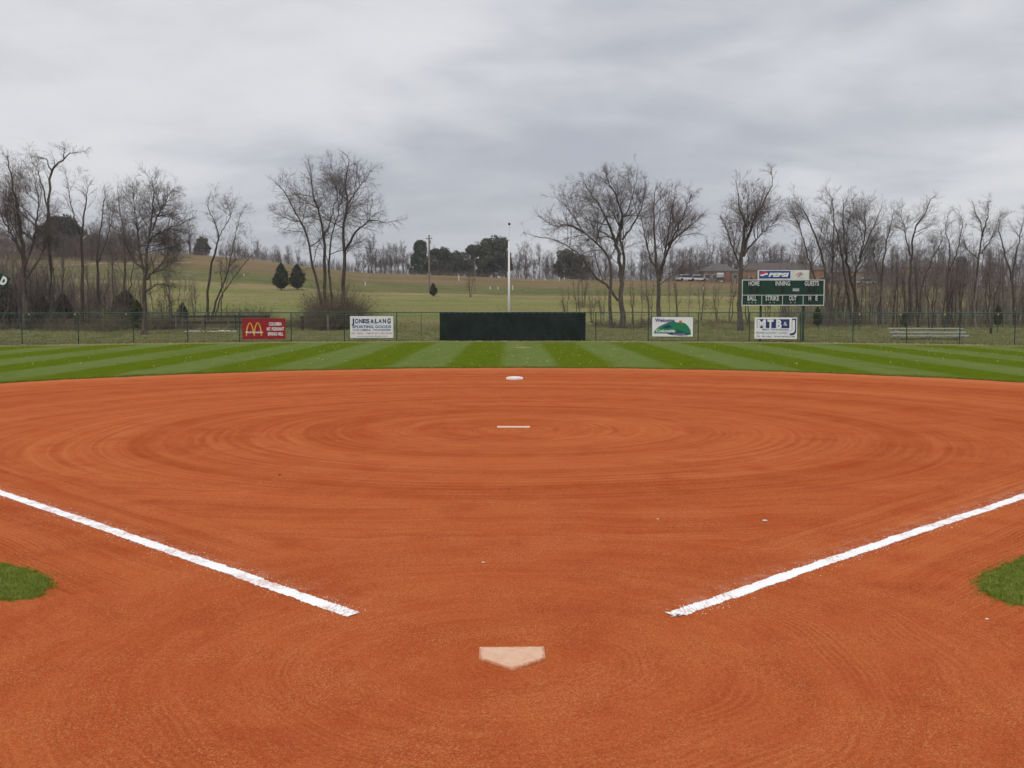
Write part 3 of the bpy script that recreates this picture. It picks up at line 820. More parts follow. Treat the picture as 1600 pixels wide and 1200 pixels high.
def bare_tree(name, base, stems, env, label, cat='tree', group=None, seed=0, bark='grey', twig='grey',
              n1=14, n2=6, n3=5, n4=3, a1=(.5, 1.05), up1=.10, low=.25, l1=1.0, maxl=5.0, tw=1.0, ivy=0):
    """base (3,), stems = list of (points (k,3) in world, r0, r1); children in coordinates of the root"""
    R = np.random.default_rng(seed)
    root = empty(name, base, 0, label, cat, group); base = np.asarray(base, float)
    if env is not None: env = (np.asarray(env[0]) - base, np.asarray(env[1]))
    SP, SR = [], []
    for pts, r0, r1 in stems:
        p = catmull(np.asarray(pts) - base, 22)
        p[1:-1] += R.normal(0, .035, (21, 3)); s = np.linspace(0, 1, 23)
        rad = r1 * .7 + (r0 - r1 * .7) * (1 - s) ** 1.15
        if abs(p[0, 2]) < .6: rad[0] *= 1.45; rad[1] *= 1.12; p[0, 2] -= .15
        v, f = tubes(p[None], rad[None], 8 if r0 > .1 else 6)
        link('trunk', mesh_np('trunk', v, f, m_bark[bark], smooth=True), root)
        SP.append(p); SR.append(rad)
    SP = np.array(SP); SR = np.array(SR)
    parts = []
    # level 1
    P, D, r, rem, Lp = spawn(SP, SR, n1, low, .98, a1[0], a1[1], R)
    e = env_len(P, D, env)
    L = np.minimum(e * R.uniform(.65, 1.12, len(P)), maxl * R.uniform(.6, 1, len(P))) * (.75 + .25 * rem / Lp) * l1
    L = np.clip(L, .3, .85 * Lp)
    p1 = walk(P, D, L, 8, .115, up1, R); r1_ = np.minimum(r * .6, .008 + L * .0080)[:, None] * (1 - np.linspace(0, .85, 9))[None]
    big = np.argsort(-r1_[:, 0])[:min(10, len(P) // 4)]
    for i in big:
        if r1_[i, 0] > .03:
            v, f = tubes(p1[i:i + 1], r1_[i:i + 1], 5); link('limb', mesh_np('limb', v, f, m_bark[bark], smooth=True), root)
    mk = np.ones(len(P), bool); mk[[i for i in big if r1_[i, 0] > .03]] = False
    parts.append(tubes(p1[mk], r1_[mk], 4))
    # level 2 from limbs and stem tops
    P, D, r, rem, Lp = spawn(p1, r1_, n2, .12, .98, .35, .95, R, maxl * .85)
    Pt, Dt, rt, remt, Lpt = spawn(SP, SR, n2 + 2, .45, 1, .35, .9, R)
    L = (rem * .55 + Lp * .20) * R.uniform(.6, 1.15, len(P)); Lt = R.uniform(.5, 1.5, len(Pt)) * min(1.0, maxl / 3)
    P, D, r, L = (np.concatenate(z) for z in ((P, Pt), (D, Dt), (r, rt), (L, Lt)))
    L = np.clip(np.minimum(L, env_len(P, D, env) * 1.15 + .35), .3, 2.6)
    p2 = walk(P, D, L, 5, .12, up1 * .7, R); r2 = np.minimum(r * .65, .006 + L * .006)[:, None] * (1 - np.linspace(0, .7, 6))[None] * tw
    parts.append(tubes(p2, r2, 3))
    # level 3
    P, D, r, rem, Lp = spawn(p2, r2, n3, .12, 1, .4, .95, R, 1.9)
    L = np.clip((rem * .5 + Lp * .28) * R.uniform(.5, 1.25, len(P)), .18, 1.2)
    p3 = walk(P, D, L, 3, .18, up1 * .7, R); r3 = np.full(len(P), .0062)[:, None] * np.array([1, .85, .65, .4])[None] * tw
    parts.append(tubes(p3, r3, 3))
    if n4:
        P, D, r, rem, Lp = spawn(p3, r3, n4, .15, 1, .4, .9, R, .8)
        L = np.clip((rem * .5 + Lp * .4) * R.uniform(.5, 1.3, len(P)), .12, .6)
        p4 = walk(P, D, L, 1, .1, 0, R); r4 = np.full(len(P), .0050)[:, None] * np.array([1, .4])[None] * tw
        parts.append(tubes(p4, r4, 3))
    v, f = join_geo(parts)
    link('crown', mesh_np('crown', v, f, m_twig[twig]), root)
    return root

def stems_px(Y, base, lines, spread=1.0, seed=0):
    """lines: list of (r0, r1, depth offset at the tip, [(px,py)...])"""
    R = random.Random(seed); out = []
    b = ground_at(base[0], Y)
    for r0, r1, dd, ln in lines:
        pts = []
        m = len(ln) - 1
        for i, (px, py) in enumerate(ln):
            s = i / m
            pts.append(W(px, py, Y + dd * s * s + (R.uniform(-.25, .25) if 0 < i else 0)))
        if abs(ln[0][1] - base[1]) < 14: pts[0][2] = terrain_z(pts[0][0], pts[0][1])
        out.append((np.array(pts), r0, r1))
    return b, out

def env_px(cx_, cy_, rx_, ry_, Y, dep=None):
    c = W(cx_, cy_, Y); s = Y / FPX
    return (c, np.array((rx_ * s, (dep or rx_ * s * .9), ry_ * s)))

HERO = [
 dict(Y=73, base=(226, 528), env=(236, 345, 74, 80), lab='round-crowned bare tree standing just behind the fence, its trunk foot in the grass', bark='grey', twig='grey', n1=20, n2=8, n3=7, n4=3, a1=(.5, 1.1), up1=.06, low=0.21, maxl=6.6,
  st=[(.20, .02, 0, [(226, 528), (225.5, 500), (225, 461), (227, 434), (229.5, 392), (234, 368), (237, 335), (240, 299), (238, 274)]),
      (.10, .015, 1.2, [(227, 432), (221, 405), (217, 380), (214, 350), (210, 320), (204, 288)]),
      (.09, .012, -1.0, [(231, 380), (242, 368), (258, 360), (282, 350), (303, 338)]),
      (.075, .01, -1.6, [(228, 436), (238, 428), (249, 423), (262, 422), (276, 426)]),
      (.065, .01, .8, [(226, 455), (240, 447), (258, 444), (268, 448)]),
      (.07, .012, .8, [(224, 420), (208, 405), (196, 380), (186, 350), (176, 320)]),
      (.08, .012, -1.0, [(235, 365), (248, 335), (262, 308), (275, 290)])]),
 dict(Y=80, base=(39, 523), env=(38, 318, 62, 88), lab='big grey-trunked bare tree nearest the left edge of the field', bark='grey', twig='red', n1=18, n2=8, n3=7, n4=3, low=0.19, up1=.12, a1=(.4, .8), maxl=7.8,
  st=[(.27, .03, 0, [(39, 523), (39, 486), (38, 440), (36, 392), (30, 345), (22, 300), (14, 262), (12, 238)]),
      (.13, .02, 1.5, [(37, 420), (50, 385), (58, 345), (60, 310), (52, 270)]),
      (.11, .015, -1.5, [(36, 400), (20, 370), (4, 340), (-10, 300)]),
      (.12, .015, 2, [(39, 440), (58, 410), (72, 380), (80, 350)])]),
 dict(Y=84, base=(82, 521), env=(92, 285, 50, 58), lab='tallest bare tree on the left, with one long limb reaching right above the rest', bark='grey', twig='red', n1=9, n2=5, n3=5, n4=2, low=0.39, up1=.06, a1=(.4, .9), maxl=4.1, l1=.9,
  st=[(.17, .02, 0, [(82, 521), (80, 470), (78, 410), (75, 344), (76.5, 299), (81, 266), (90, 256), (99, 251), (108, 240), (120, 238), (131, 237)]),
      (.07, .01, 1, [(81, 268), (76, 258), (72, 248), (57, 245), (44, 240)]),
      (.07, .01, -1, [(75, 330), (66, 290), (60, 269), (52, 255), (45, 236)]),
      (.06, .01, .6, [(99, 251), (100, 238), (102, 226)])]),
 dict(Y=82, base=(129, 521), env=(122, 310, 26, 56), lab='slender bare tree with a forked top left of the round-crowned tree', bark='dark', twig='grey', n1=10, n2=5, n3=5, n4=2, low=0.39, up1=.12, a1=(.4, .8), maxl=3.7,
  st=[(.15, .015, 0, [(129, 521), (129, 485), (127.5, 386), (129, 352), (134, 318), (136, 302), (142, 280)]),
      (.08, .012, .8, [(128, 372), (119, 350), (115, 332), (107, 299), (101, 268)])]),
 dict(Y=86, base=(157, 516), env=(166, 352, 28, 62), lab='thin straight bare tree left of and partly behind the round crown', bark='dark', twig='grey', n1=13, n2=6, n3=5, n4=2, low=0.34, up1=.14, a1=(.35, .7), maxl=4.3,
  st=[(.13, .012, 0, [(157, 516), (154, 470), (152, 395), (158, 350), (163, 310), (165, 292)]),
      (.06, .01, 1, [(153, 410), (168, 370), (178, 330), (182, 305)])]),
 dict(Y=84, base=(196, 518), env=(192, 350, 30, 66), lab='narrow bare tree with several upright shoots tucked behind the round crown', bark='dark', twig='grey', n1=12, n2=6, n3=5, n4=2, low=0.29, up1=.14, a1=(.35, .7), maxl=4.3,
  st=[(.12, .012, 0, [(196, 518), (194, 470), (196, 420), (192, 360), (186, 315), (183, 290)]),
      (.07, .01, -1, [(197, 517), (200, 470), (207, 430), (210, 370), (208, 330)]),
      (.06, .01, 1, [(180, 517), (178, 470), (175, 410), (172, 360), (170, 320)])]),
 dict(Y=92, base=(331, 506), env=(352, 360, 46, 72), lab='crooked sparse bare tree on the slope left of the red sign', bark='dark', twig='grey', n1=10, n2=5, n3=5, n4=3, low=0.34, up1=.06, a1=(.5, 1.1), maxl=4.1,
  st=[(.13, .012, 0, [(326, 506), (324, 470), (330, 416), (337, 392), (342, 368), (333, 341), (325, 322), (333, 292)]),
      (.11, .012, 1, [(332, 507), (334, 484), (345, 452), (357, 419), (364, 386), (372, 350), (378, 325)]),
      (.08, .01, -1, [(334, 500), (343, 470), (354, 449), (378, 416), (392, 400), (401, 388)]),
      (.06, .01, 1.5, [(346, 505), (347, 460), (345, 415), (352, 380)]),
      (.05, .01, 1, [(341, 372), (352, 352), (362, 335), (360, 312)])]),
 dict(Y=83, base=(518, 518), env=(515, 345, 98, 110), lab='large multi-stemmed bare tree rising from a thicket between the two left signs', bark='dark', twig='grey', n1=15, n2=6, n3=6, n4=3, low=0.31, up1=.05, a1=(.45, 1.05), maxl=5.2,
  st=[(.14, .012, 0, [(508, 519), (505, 490), (499, 458), (487, 410), (479.5, 368), (463, 335), (445, 302), (430, 284), (413, 272)]),
      (.16, .012, 1, [(512, 518), (508, 458), (506.5, 380), (502, 344), (490, 305), (485.5, 269), (482, 244)]),
      (.18, .014, -.5, [(536, 519), (537, 458), (538, 410), (536.5, 356), (542.5, 320), (539.5, 290), (544, 251), (535, 236)]),
      (.10, .01, -1.5, [(538, 395), (556, 362), (568, 352), (580, 344), (604, 348), (622, 344)]),
      (.11, .012, 1.8, [(522, 518), (518, 460), (514, 410), (518, 368), (529, 329), (522, 284), (506, 264)]),
      (.08, .01, 1.5, [(542, 322), (556, 300), (570, 280), (590, 256)]),
      (.07, .01, 1, [(479, 368), (472, 350), (452, 342), (425, 332)]),
      (.07, .01, -1, [(506, 370), (516, 345), (524, 316), (535, 300)])]),
 dict(Y=84, base=(972, 516), env=(942, 352, 102, 96), lab='broad spreading bare tree leaning left, just right of the black screen', bark='grey', twig='grey', n1=13, n2=7, n3=6, n4=3, low=0.19, up1=.08, a1=(.4, .95), maxl=5.9,
  st=[(.21, .02, 0, [(972, 517), (971, 464), (969, 422), (966, 395), (957, 366), (946, 340), (936, 320), (920, 298), (912, 284)]),
      (.14, .012, .8, [(970, 440), (976, 405), (969, 370), (970, 345), (981, 328), (992, 290), (997, 254)]),
      (.15, .012, -.8, [(955, 517), (953, 470), (953, 410), (932, 380), (911, 362), (890, 328), (866, 306)]),
      (.11, .01, 1.5, [(966, 470), (948, 446), (932, 434), (902, 395), (869, 377), (838, 370), (819, 362)]),
      (.11, .01, -1.8, [(960, 385), (972, 345), (962, 305), (948, 278), (958, 262)]),
      (.09, .01, 1.8, [(912, 364), (890, 352), (864, 352), (842, 338)]),
      (.09, .01, -1, [(972, 375), (990, 350), (1004, 318), (1010, 280)])]),
 dict(Y=92, base=(1029, 510), env=(1052, 368, 62, 88), lab='vase-shaped bare tree behind the green hill sign, right of the broad leaning tree', bark='grey', twig='red', n1=14, n2=7, n3=6, n4=3, low=0.19, up1=.12, a1=(.35, .8), maxl=5.6,
  st=[(.20, .02, 0, [(1029, 510), (1029, 446), (1025, 410), (1023, 368), (1021, 320), (1027, 284)]),
      (.14, .012, .8, [(1030, 440), (1038, 408), (1049, 380), (1070, 360), (1084, 348), (1100, 334)]),
      (.13, .012, -1, [(1029, 430), (1040, 392), (1046, 350), (1054, 306)]),
      (.10, .01, 1.8, [(1026, 420), (1015, 400), (1004, 350), (995, 316)]),
      (.09, .01, -1.5, [(1044, 384), (1062, 350), (1074, 320), (1082, 302)])]),
 dict(Y=80, base=(1157, 520), env=(1172, 350, 54, 88), lab='upright bare tree with two leaders at the left end of the scoreboard', bark='grey', twig='red', n1=17, n2=7, n3=6, n4=3, low=0.24, up1=.12, a1=(.35, .85), maxl=5.0,
  st=[(.22, .02, 0, [(1157, 520), (1155.5, 470), (1160, 392), (1163, 350), (1155, 322), (1149.5, 277)]),
      (.14, .012, 1, [(1161, 400), (1166, 380), (1178, 344), (1193, 314), (1207, 286), (1204, 264)]),
      (.08, .01, -1.5, [(1158, 420), (1146, 390), (1134, 355), (1124, 335)]),
      (.08, .01, -1, [(1164, 395), (1190, 365), (1214, 345)])]),
 dict(Y=88, base=(1296, 512), env=(1268, 370, 58, 82), lab='bare tree arching left from beside the right end of the scoreboard', bark='grey', twig='grey', n1=14, n2=7, n3=6, n4=3, low=0.24, up1=.12, a1=(.35, .8), maxl=5.0,
  st=[(.17, .015, 0, [(1295, 512), (1293, 458), (1287, 410), (1269, 356), (1257, 332), (1240, 311)]),
      (.14, .012, 1, [(1299, 512), (1300, 440), (1302, 380), (1302, 322), (1287, 288)]),
      (.10, .01, -1.2, [(1292, 480), (1270, 425), (1255, 375), (1246, 345), (1236, 330)])]),
 dict(Y=90, base=(1337, 512), env=(1343, 365, 58, 78), lab='dense bare tree of many forks right of the scoreboard', bark='dark', twig='grey', n1=15, n2=7, n3=6, n4=3, low=0.24, up1=.12, a1=(.35, .8), maxl=5.0,
  st=[(.19, .015, 0, [(1340, 512), (1338, 470), (1326, 422), (1320, 380), (1317, 332), (1326, 302)]),
      (.13, .012, 1, [(1337, 500), (1335, 440), (1344, 404), (1359, 368), (1374, 332), (1380, 314)]),
      (.12, .012, -1, [(1332, 508), (1322, 450), (1314, 392), (1302, 344), (1298, 322)]),
      (.08, .01, -1, [(1343, 404), (1352, 360), (1350, 330)])]),
 dict(Y=92, base=(1373, 510), env=(1388, 378, 36, 68), lab='slim bare tree with pale reddish twigs above the left end of the bleacher', bark='dark', twig='red', n1=12, n2=6, n3=6, n4=2, low=0.29, up1=.13, a1=(.35, .75), maxl=4.3,
  st=[(.12, .012, 0, [(1372.5, 509), (1377, 440), (1383, 392), (1392, 350), (1398, 324)]),
      (.08, .01, 1, [(1376, 440), (1366, 400), (1372, 352)])]),
 dict(Y=90, base=(1422, 510), env=(1442, 372, 46, 70), lab='bare tree with a long limb sweeping right, directly behind the bleacher', bark='dark', twig='grey', n1=12, n2=6, n3=6, n4=2, low=0.29, up1=.10, a1=(.35, .85), maxl=4.3,
  st=[(.14, .012, 0, [(1422, 511), (1422, 440), (1425, 395), (1428, 362), (1446, 332), (1456, 311), (1470, 302)]),
      (.09, .01, 1, [(1434, 508), (1440, 450), (1452, 416), (1470, 380), (1482, 350)]),
      (.07, .01, -1, [(1424, 400), (1414, 365), (1418, 335)])]),
 dict(Y=88, base=(1524, 512), env=(1534, 365, 34, 56), lab='single-trunked bare tree with a forked crown right of the bleacher', bark='dark', twig='grey', n1=11, n2=6, n3=6, n4=2, low=0.34, up1=.10, a1=(.4, .9), maxl=3.7,
  st=[(.13, .012, 0, [(1524, 512), (1524, 470), (1528.5, 410), (1534, 372), (1533, 350), (1525, 332), (1521, 316)]),
      (.08, .01, 1, [(1534, 368), (1541, 348), (1545, 329), (1542, 313)]),
      (.06, .01, -1, [(1529, 405), (1512, 390), (1504, 368)]),
      (.06, .01, -1, [(1530, 400), (1550, 372), (1560, 350)])]),
 dict(Y=90, base=(1584, 510), env=(1582, 378, 34, 52), lab='bare tree with two low forks at the right edge of the field', bark='dark', twig='grey', n1=11, n2=6, n3=6, n4=2, low=0.29, up1=.10, a1=(.4, .9), maxl=3.7,
  st=[(.12, .012, 0, [(1586, 511), (1581, 440), (1569, 392), (1560, 352), (1563, 335)]),
      (.08, .01, 1, [(1580, 440), (1590, 388), (1598, 350), (1604, 330)])]),
 dict(Y=90, base=(1482, 511), env=(1490, 385, 30, 58), lab='slight bare tree between the bleacher and the forked single-trunked tree', bark='dark', twig='grey', n1=11, n2=6, n3=6, n4=2, low=0.29, up1=.12, a1=(.35, .8), maxl=3.7,
  st=[(.10, .01, 0, [(1482, 512), (1480, 450), (1484, 400), (1478, 360), (1482, 330)]),
      (.07, .01, 1, [(1482, 430), (1496, 390), (1503, 350), (1498, 330)])]),
]
for i, h in enumerate(HERO):
    b, st = stems_px(h['Y'], h['base'], h['st'], seed=i)
    e = h['env']
    h = dict(h); h['n1'] = int(h['n1'] * 1.1); h['up1'] = h['up1'] * .45; h['a1'] = (h['a1'][0] + .15, h['a1'][1] + .2); h['n2'] = int(h['n2'] * 1.9); h['n3'] = int(h['n3'] * 2.0); h['n4'] = 4
    kw = {k: h[k] for k in ('bark', 'twig', 'n1', 'n2', 'n3', 'n4', 'low', 'up1', 'a1', 'maxl', 'l1') if k in h}
    bare_tree('bare_tree', b, st, env_px(*e, h['Y']), h['lab'], group='bare trees along the fence row', seed=100 + i, **kw)

# smaller kinds, built once and copied
def variant(name, H, nst, seed, label, group, cat='tree', crown_w=.5, **kw):
    R = random.Random(seed); st = []
    for k in range(nst):
        a = R.uniform(0, 2 * PI); o0 = .12 * H / 8 if nst > 1 else 0; lean = R.uniform(.03, .16) * H
        pts = [(o0 * math.cos(a), o0 * math.sin(a), 0)]
        for j in range(1, 6):
            s = j / 5; pts.append((o0 * math.cos(a) + lean * s * math.cos(a) + R.uniform(-.12, .12) * H / 8, o0 * math.sin(a) + lean * s * math.sin(a) + R.uniform(-.12, .12) * H / 8, H * s * R.uniform(.97, 1.0)))
        st.append((np.array(pts), .0105 * H * R.uniform(.8, 1.2), .008))
    env = (np.array((0, 0, H * .62)), np.array((H * crown_w * .5, H * crown_w * .5, H * .42)))
    kw['n2'] = int(kw['n2'] * 1.7); kw['n3'] = int(kw['n3'] * 1.6)
    r = bare_tree(name, (0, 0, 0), st, env, label, cat, group, seed, **kw); reg(r); return r
PROTO_USED = set()
def place(proto, loc, s, rz, label=None, group=None, sz=None):
    if proto.name not in PROTO_USED: PROTO_USED.add(proto.name); o = proto
    else: o = copy_tree(proto)
    o.location = tuple(map(float, loc)); o.rotation_euler = (0, 0, rz); o.scale = (s, s, sz or s)
    if label: o['label'] = label
    if group: o['group'] = group
    return o
sap = [variant('bare_sapling', 6.5, 1, 31, 'x', 'x', crown_w=.42, bark='dark', twig='grey', n1=16, n2=4, n3=4, n4=2, a1=(.3, .8), up1=.14, low=.3, maxl=1.9),
       variant('bare_sapling', 6.0, 2, 32, 'x', 'x', crown_w=.5, bark='dark', twig='red', n1=12, n2=4, n3=4, n4=2, a1=(.3, .8), up1=.12, low=.25, maxl=1.9),
       variant('bare_sapling', 7.5, 1, 33, 'x', 'x', crown_w=.36, bark='pale', twig='grey', n1=16, n2=4, n3=4, n4=2, a1=(.3, .9), up1=.10, low=.35, maxl=1.8),
       variant('bare_sapling', 5.2, 3, 34, 'x', 'x', crown_w=.7, bark='dark', twig='red', n1=10, n2=4, n3=4, n4=2, a1=(.3, .9), up1=.10, low=.2, maxl=1.9)]
R = random.Random(5)
zones = [((-30, 300), 30, (((-99, 39), 'left of the big grey trunk'), ((39, 82), 'between the big grey trunk and the tallest tree'), ((82, 129), 'between the tallest tree and the slender forked tree'),
                            ((129, 196), 'between the slender forked tree and the round-crowned tree'), ((196, 250), 'beside the round-crowned tree'), ((250, 400), 'right of the round-crowned tree')), 'saplings at the left end of the fence row'),
         ((1215, 1340), 11, (((0, 1262), 'behind the right half of the scoreboard'), ((1262, 1300), 'at the right end of the scoreboard'), ((1300, 1400), 'right of the scoreboard')), 'saplings behind the scoreboard'),
         ((1345, 1640), 44, (((0, 1390), 'left of the bleacher'), ((1390, 1422), 'behind the left end of the bleacher'), ((1422, 1470), 'behind the middle of the bleacher'), ((1470, 1512), 'behind the right end of the bleacher'),
                             ((1512, 1560), 'beside the short dark wooden post'), ((1560, 1600), 'at the right edge of the field'), ((1600, 1800), 'past the right edge of the field')), 'saplings behind the bleacher')]
LOOKS = ('dark single-stemmed', 'reddish twin-stemmed', 'pale-trunked slender', 'reddish bushy three-stemmed')
for (a, b_), nn, where, grp in zones:
    for k in range(nn):
        px = a + (b_ - a) * (k + R.uniform(.1, .9)) / nn; Y = R.uniform(80, 97)
        hmax = 1.2 if px < 190 else (1.08 if px > 1210 else .85)
        s = R.uniform(.6, hmax); kd = R.randrange(4); spot = [t for (u0, u1), t in where if u0 <= px < u1][0]
        lab = ('tall ' if s > .88 else 'low ' if s < .72 else 'middling ') + LOOKS[kd] + ' bare sapling ' + spot
        place(sap[kd], ground_at(px, Y), s, R.uniform(0, 6.28), lab, grp)
for px, Y, s, kd, lab in ((1003, 86, .62, 0, 'leaning sapling between the broad leaning tree and the vase-shaped tree'), (1046, 94, .6, 0, 'thin sapling close to the right of the vase-shaped tree'),
                          (1076, 90, .55, 2, 'very thin sapling above the right end of the green hill sign'), (277, 88, .62, 2, 'pale straight sapling left of the crooked sparse tree'),
                          (305, 90, .66, 0, 'straight sapling just left of the crooked sparse tree'), (303, 104, .7, 3, 'bushy sapling behind the crooked sparse tree'),
                          (884, 92, .62, 3, 'bushy brown sapling under the lowest limb of the broad leaning tree'), (905, 100, .70, 1, 'brushy sapling above the right part of the black screen'),
                          (941, 90, .62, 3, 'bushy sapling touching the left trunk of the broad leaning tree'), (990, 94, .66, 1, 'brushy sapling at the right foot of the broad leaning tree'),
                          (1016, 98, .78, 3, 'bushy sapling behind the trunk of the vase-shaped tree'), (1060, 100, .74, 1, 'brushy sapling above the middle of the green hill sign'), (1096, 104, .8, 3, 'bushy sapling above the post right of the green hill sign'),
                          (1170, 94, .85, 1, 'brushy sapling directly behind the left part of the scoreboard'), (1200, 98, .9, 3, 'bushy sapling behind the middle of the scoreboard'),
                          (1222, 96, .62, 3, 'bushy sapling showing between the scoreboard posts'), (1140, 96, .8, 1, 'slim sapling left of the scoreboard'),
                          (1120, 100, .7, 3, 'bushy low sapling between the vase-shaped tree and scoreboard'), (925, 96, .55, 3, 'bushy low sapling above the right end of the black screen')):
    place(sap[kd], ground_at(px, Y), s, R.uniform(0, 6.28), lab, 'single saplings along the fence row')

# open-field shrubs
place(sap[3], ground_at(735, 178), .95, 1.0, 'small bare tree standing alone in the open field left of the white pole', 'lone small trees in the field')
place(sap[3], ground_at(912, 150), 1.0, 2.2, 'small bare tree in the field behind the right end of the screen', 'lone small trees in the field')

# far trees on the ridge
far = [variant('distant_bare_tree', 9.5, 2, 41, 'x', 'x', crown_w=1.05, bark='grey', twig='grey', n1=16, n2=7, n3=5, n4=0, a1=(.5, 1.1), up1=.1, low=.15, maxl=4.5, tw=2.0),
       variant('distant_bare_tree', 9.0, 3, 42, 'x', 'x', crown_w=1.15, bark='dark', twig='red', n1=12, n2=7, n3=5, n4=0, a1=(.5, 1.1), up1=.12, low=.12, maxl=4.2, tw=2.0),
       variant('distant_bare_tree', 10.5, 2, 43, 'x', 'x', crown_w=.75, bark='dark', twig='grey', n1=14, n2=7, n3=5, n4=0, a1=(.45, .9), up1=.12, low=.18, maxl=3.6, tw=2.0)]
fz = [((-40, 300), 34, (225, 262), (.45, 1.0), 'bare tree in the wood on the left hill', 'wood on the left hill'),
      ((300, 470), 14, (252, 275), (.35, .62), 'low bare tree on the ridge left of the cedar pair', 'ridge trees left of centre'),
      ((560, 645), 14, (255, 272), (.55, 1.05), 'bare tree on the ridge left of the utility pole', 'ridge trees by the utility pole'),
      ((645, 800), 12, (262, 285), (.65, .9), 'bare tree among the dark evergreens on the ridge', 'bare trees among the ridge evergreens'),
      ((800, 1000), 26, (256, 280), (.45, 1.05), 'bare tree on the ridge right of the white pole', 'ridge trees right of the white pole'),
      ((1000, 1110), 14, (258, 285), (.7, 1.05), 'bare tree on the ridge left of the tan house', 'ridge trees left of the houses'),
      ((1320, 1480), 8, (236, 252), (.55, .95), 'bare tree standing in front of the far brick houses', 'trees before the far houses'),
      ((1095, 1480), 40, (270, 300), (.9, 1.35), 'bare tree rising behind the far houses', 'trees behind the far houses'),
      ((1480, 1650), 18, (225, 262), (.8, 1.2), 'bare tree on the ridge at far right', 'ridge trees on the far right')]
for (a, b_), nn, yr, sr, lab, grp in fz:
    for k in range(nn):
        px = a + (b_ - a) * (k + R.uniform(0, 1)) / nn; Y = R.uniform(*yr)
        kd = R.randrange(3); sc_f = R.uniform(*sr); mid_ = (sr[0] + sr[1]) / 2; half_ = 'left' if px < (a + b_) / 2 else 'right'
        lb = ('taller ' if sc_f > mid_ else 'shorter ') + ('forked ', 'spreading reddish ', 'narrow dark ')[kd] + lab.replace('low bare', 'bare') + f', {half_} half'
        place(far[kd], ground_at(px, Y) - np.array((0, 0, .2)), sc_f, R.uniform(0, 6.28), lb, grp)

# evergreens
def evergreen(name, H, Wd, kind, seed, m, label, group=None, n=5200, sz=.22, cat='tree'):
    R_ = np.random.default_rng(seed); root = empty(name, (0, 0, 0), 0, label, cat, group)
    t0 = np.array([[(0, 0, 0), (0.02 * H, 0, H * .4), (0, .01 * H, H * .9)]]); v, f = tubes(t0, np.array([[.022 * H, .015 * H, .004 * H]]), 6)
    link('trunk', mesh_np('trunk', v, f, m_bark['dark'], smooth=True), root)
    if kind == 'cone':
        z = R_.beta(1.35, 1.5, n); prof = np.sin(np.clip(z, 0, 1) ** .75 * PI) ** .75 * (1 - .25 * z)
        a = R_.uniform(0, 2 * PI, n); lump = 1 + .20 * np.sin(a * 3 + z * 9 + seed) + .14 * np.sin(a * 5 - z * 21 + seed) + R_.normal(0, .06, n)
        tb = R_.uniform(.72, 1.16, (14, 16)); lump = lump * tb[(a / (2 * PI) * 13.99).astype(int) % 14, (z * 15.9).astype(int)]
        r = prof * lump * Wd * .5 * R_.uniform(.30, 1.10, n) ** .5; z = np.clip(z + R_.normal(0, .02, n), 0, 1.02)
        P = np.stack([r * np.cos(a), r * np.sin(a), H * (.07 + .93 * z)], -1)
        out = norm(np.stack([np.cos(a), np.sin(a), np.full(n, 1.4)], -1))
    else:
        nb = 60; cs = []
        for q in range(nb):
            z = R_.uniform(.10, .93); rr = Wd * .5 * (math.sqrt(max(0, 1 - ((z - .45) / .56) ** 2)) if kind == 'broad' else (1.05 - z)) * math.sqrt(R_.uniform(.02, .95)); aa = R_.uniform(0, 2 * PI)
            cs.append((rr * math.cos(aa), rr * math.sin(aa), H * z, H * R_.uniform(.06, .12)))
        cs = np.array(cs); i = R_.integers(0, nb, n); d = norm(R_.normal(0, 1, (n, 3))); d[:, 2] = d[:, 2] * .9 + .1
        P = cs[i, :3] + d * cs[i, 3:4] * R_.uniform(.6, 1.15, (n, 1)); out = norm(d + np.array([0, 0, .5]))
    # each tuft is three small pointed sprays
    s = sz * R_.uniform(.5, 1.3, n)
    vs_, fs_ = [], []
    for q in range(3):
        rnd = norm(R_.normal(0, 1, (n, 3))); side = norm(np.cross(out, rnd)) * (s * .3)[:, None]
        tipd = norm(out + rnd * .7) * s[:, None]
        vs_.append(np.stack([P - side, P + side, P + tipd], 1).reshape(-1, 3)); fs_.append(np.arange(3 * n).reshape(-1, 3) + q * 3 * n)
    link('crown', mesh_np('crown', np.concatenate(vs_), np.concatenate(fs_), m), root); reg(root); return root
ced = evergreen('cedar_tree', 5.0, 2.7, 'cone', 1, m_cedar, 'x', n=4500, sz=.30)
ced2 = evergreen('cedar_tree', 5.0, 2.9, 'cone', 2, m_cedar, 'x', n=4500, sz=.30)
for pr_, px, pt, Y, lab in ((ced, 440, 413, 178, 'dark green pointed cedar, left of the pair on the grassy slope'), (ced2, 465, 414, 182, 'dark green cedar, right of the pair on the grassy slope'),
                       (ced, 677, 443, 178, 'smallest dark cedar standing alone beside the utility pole')):
    g = ground_at(px, Y); H = W(px, pt, Y)[2] - g[2]; o = place(pr_, g, H / 5.0, R.uniform(0, 6), lab, 'cedars in the open field')
pine = evergreen('pine_tree', 10, 9.0, 'broad', 3, m_dullpine, 'x', n=7000, sz=.55)
spruce = evergreen('spruce_tree', 9, 6.5, 'taper', 4, m_pine, 'x', n=6000, sz=.5)
bush = evergreen('evergreen_bush', 2.0, 1.5, 'cone', 6, m_cedar, 'x', n=2600, sz=.13, cat='bush')
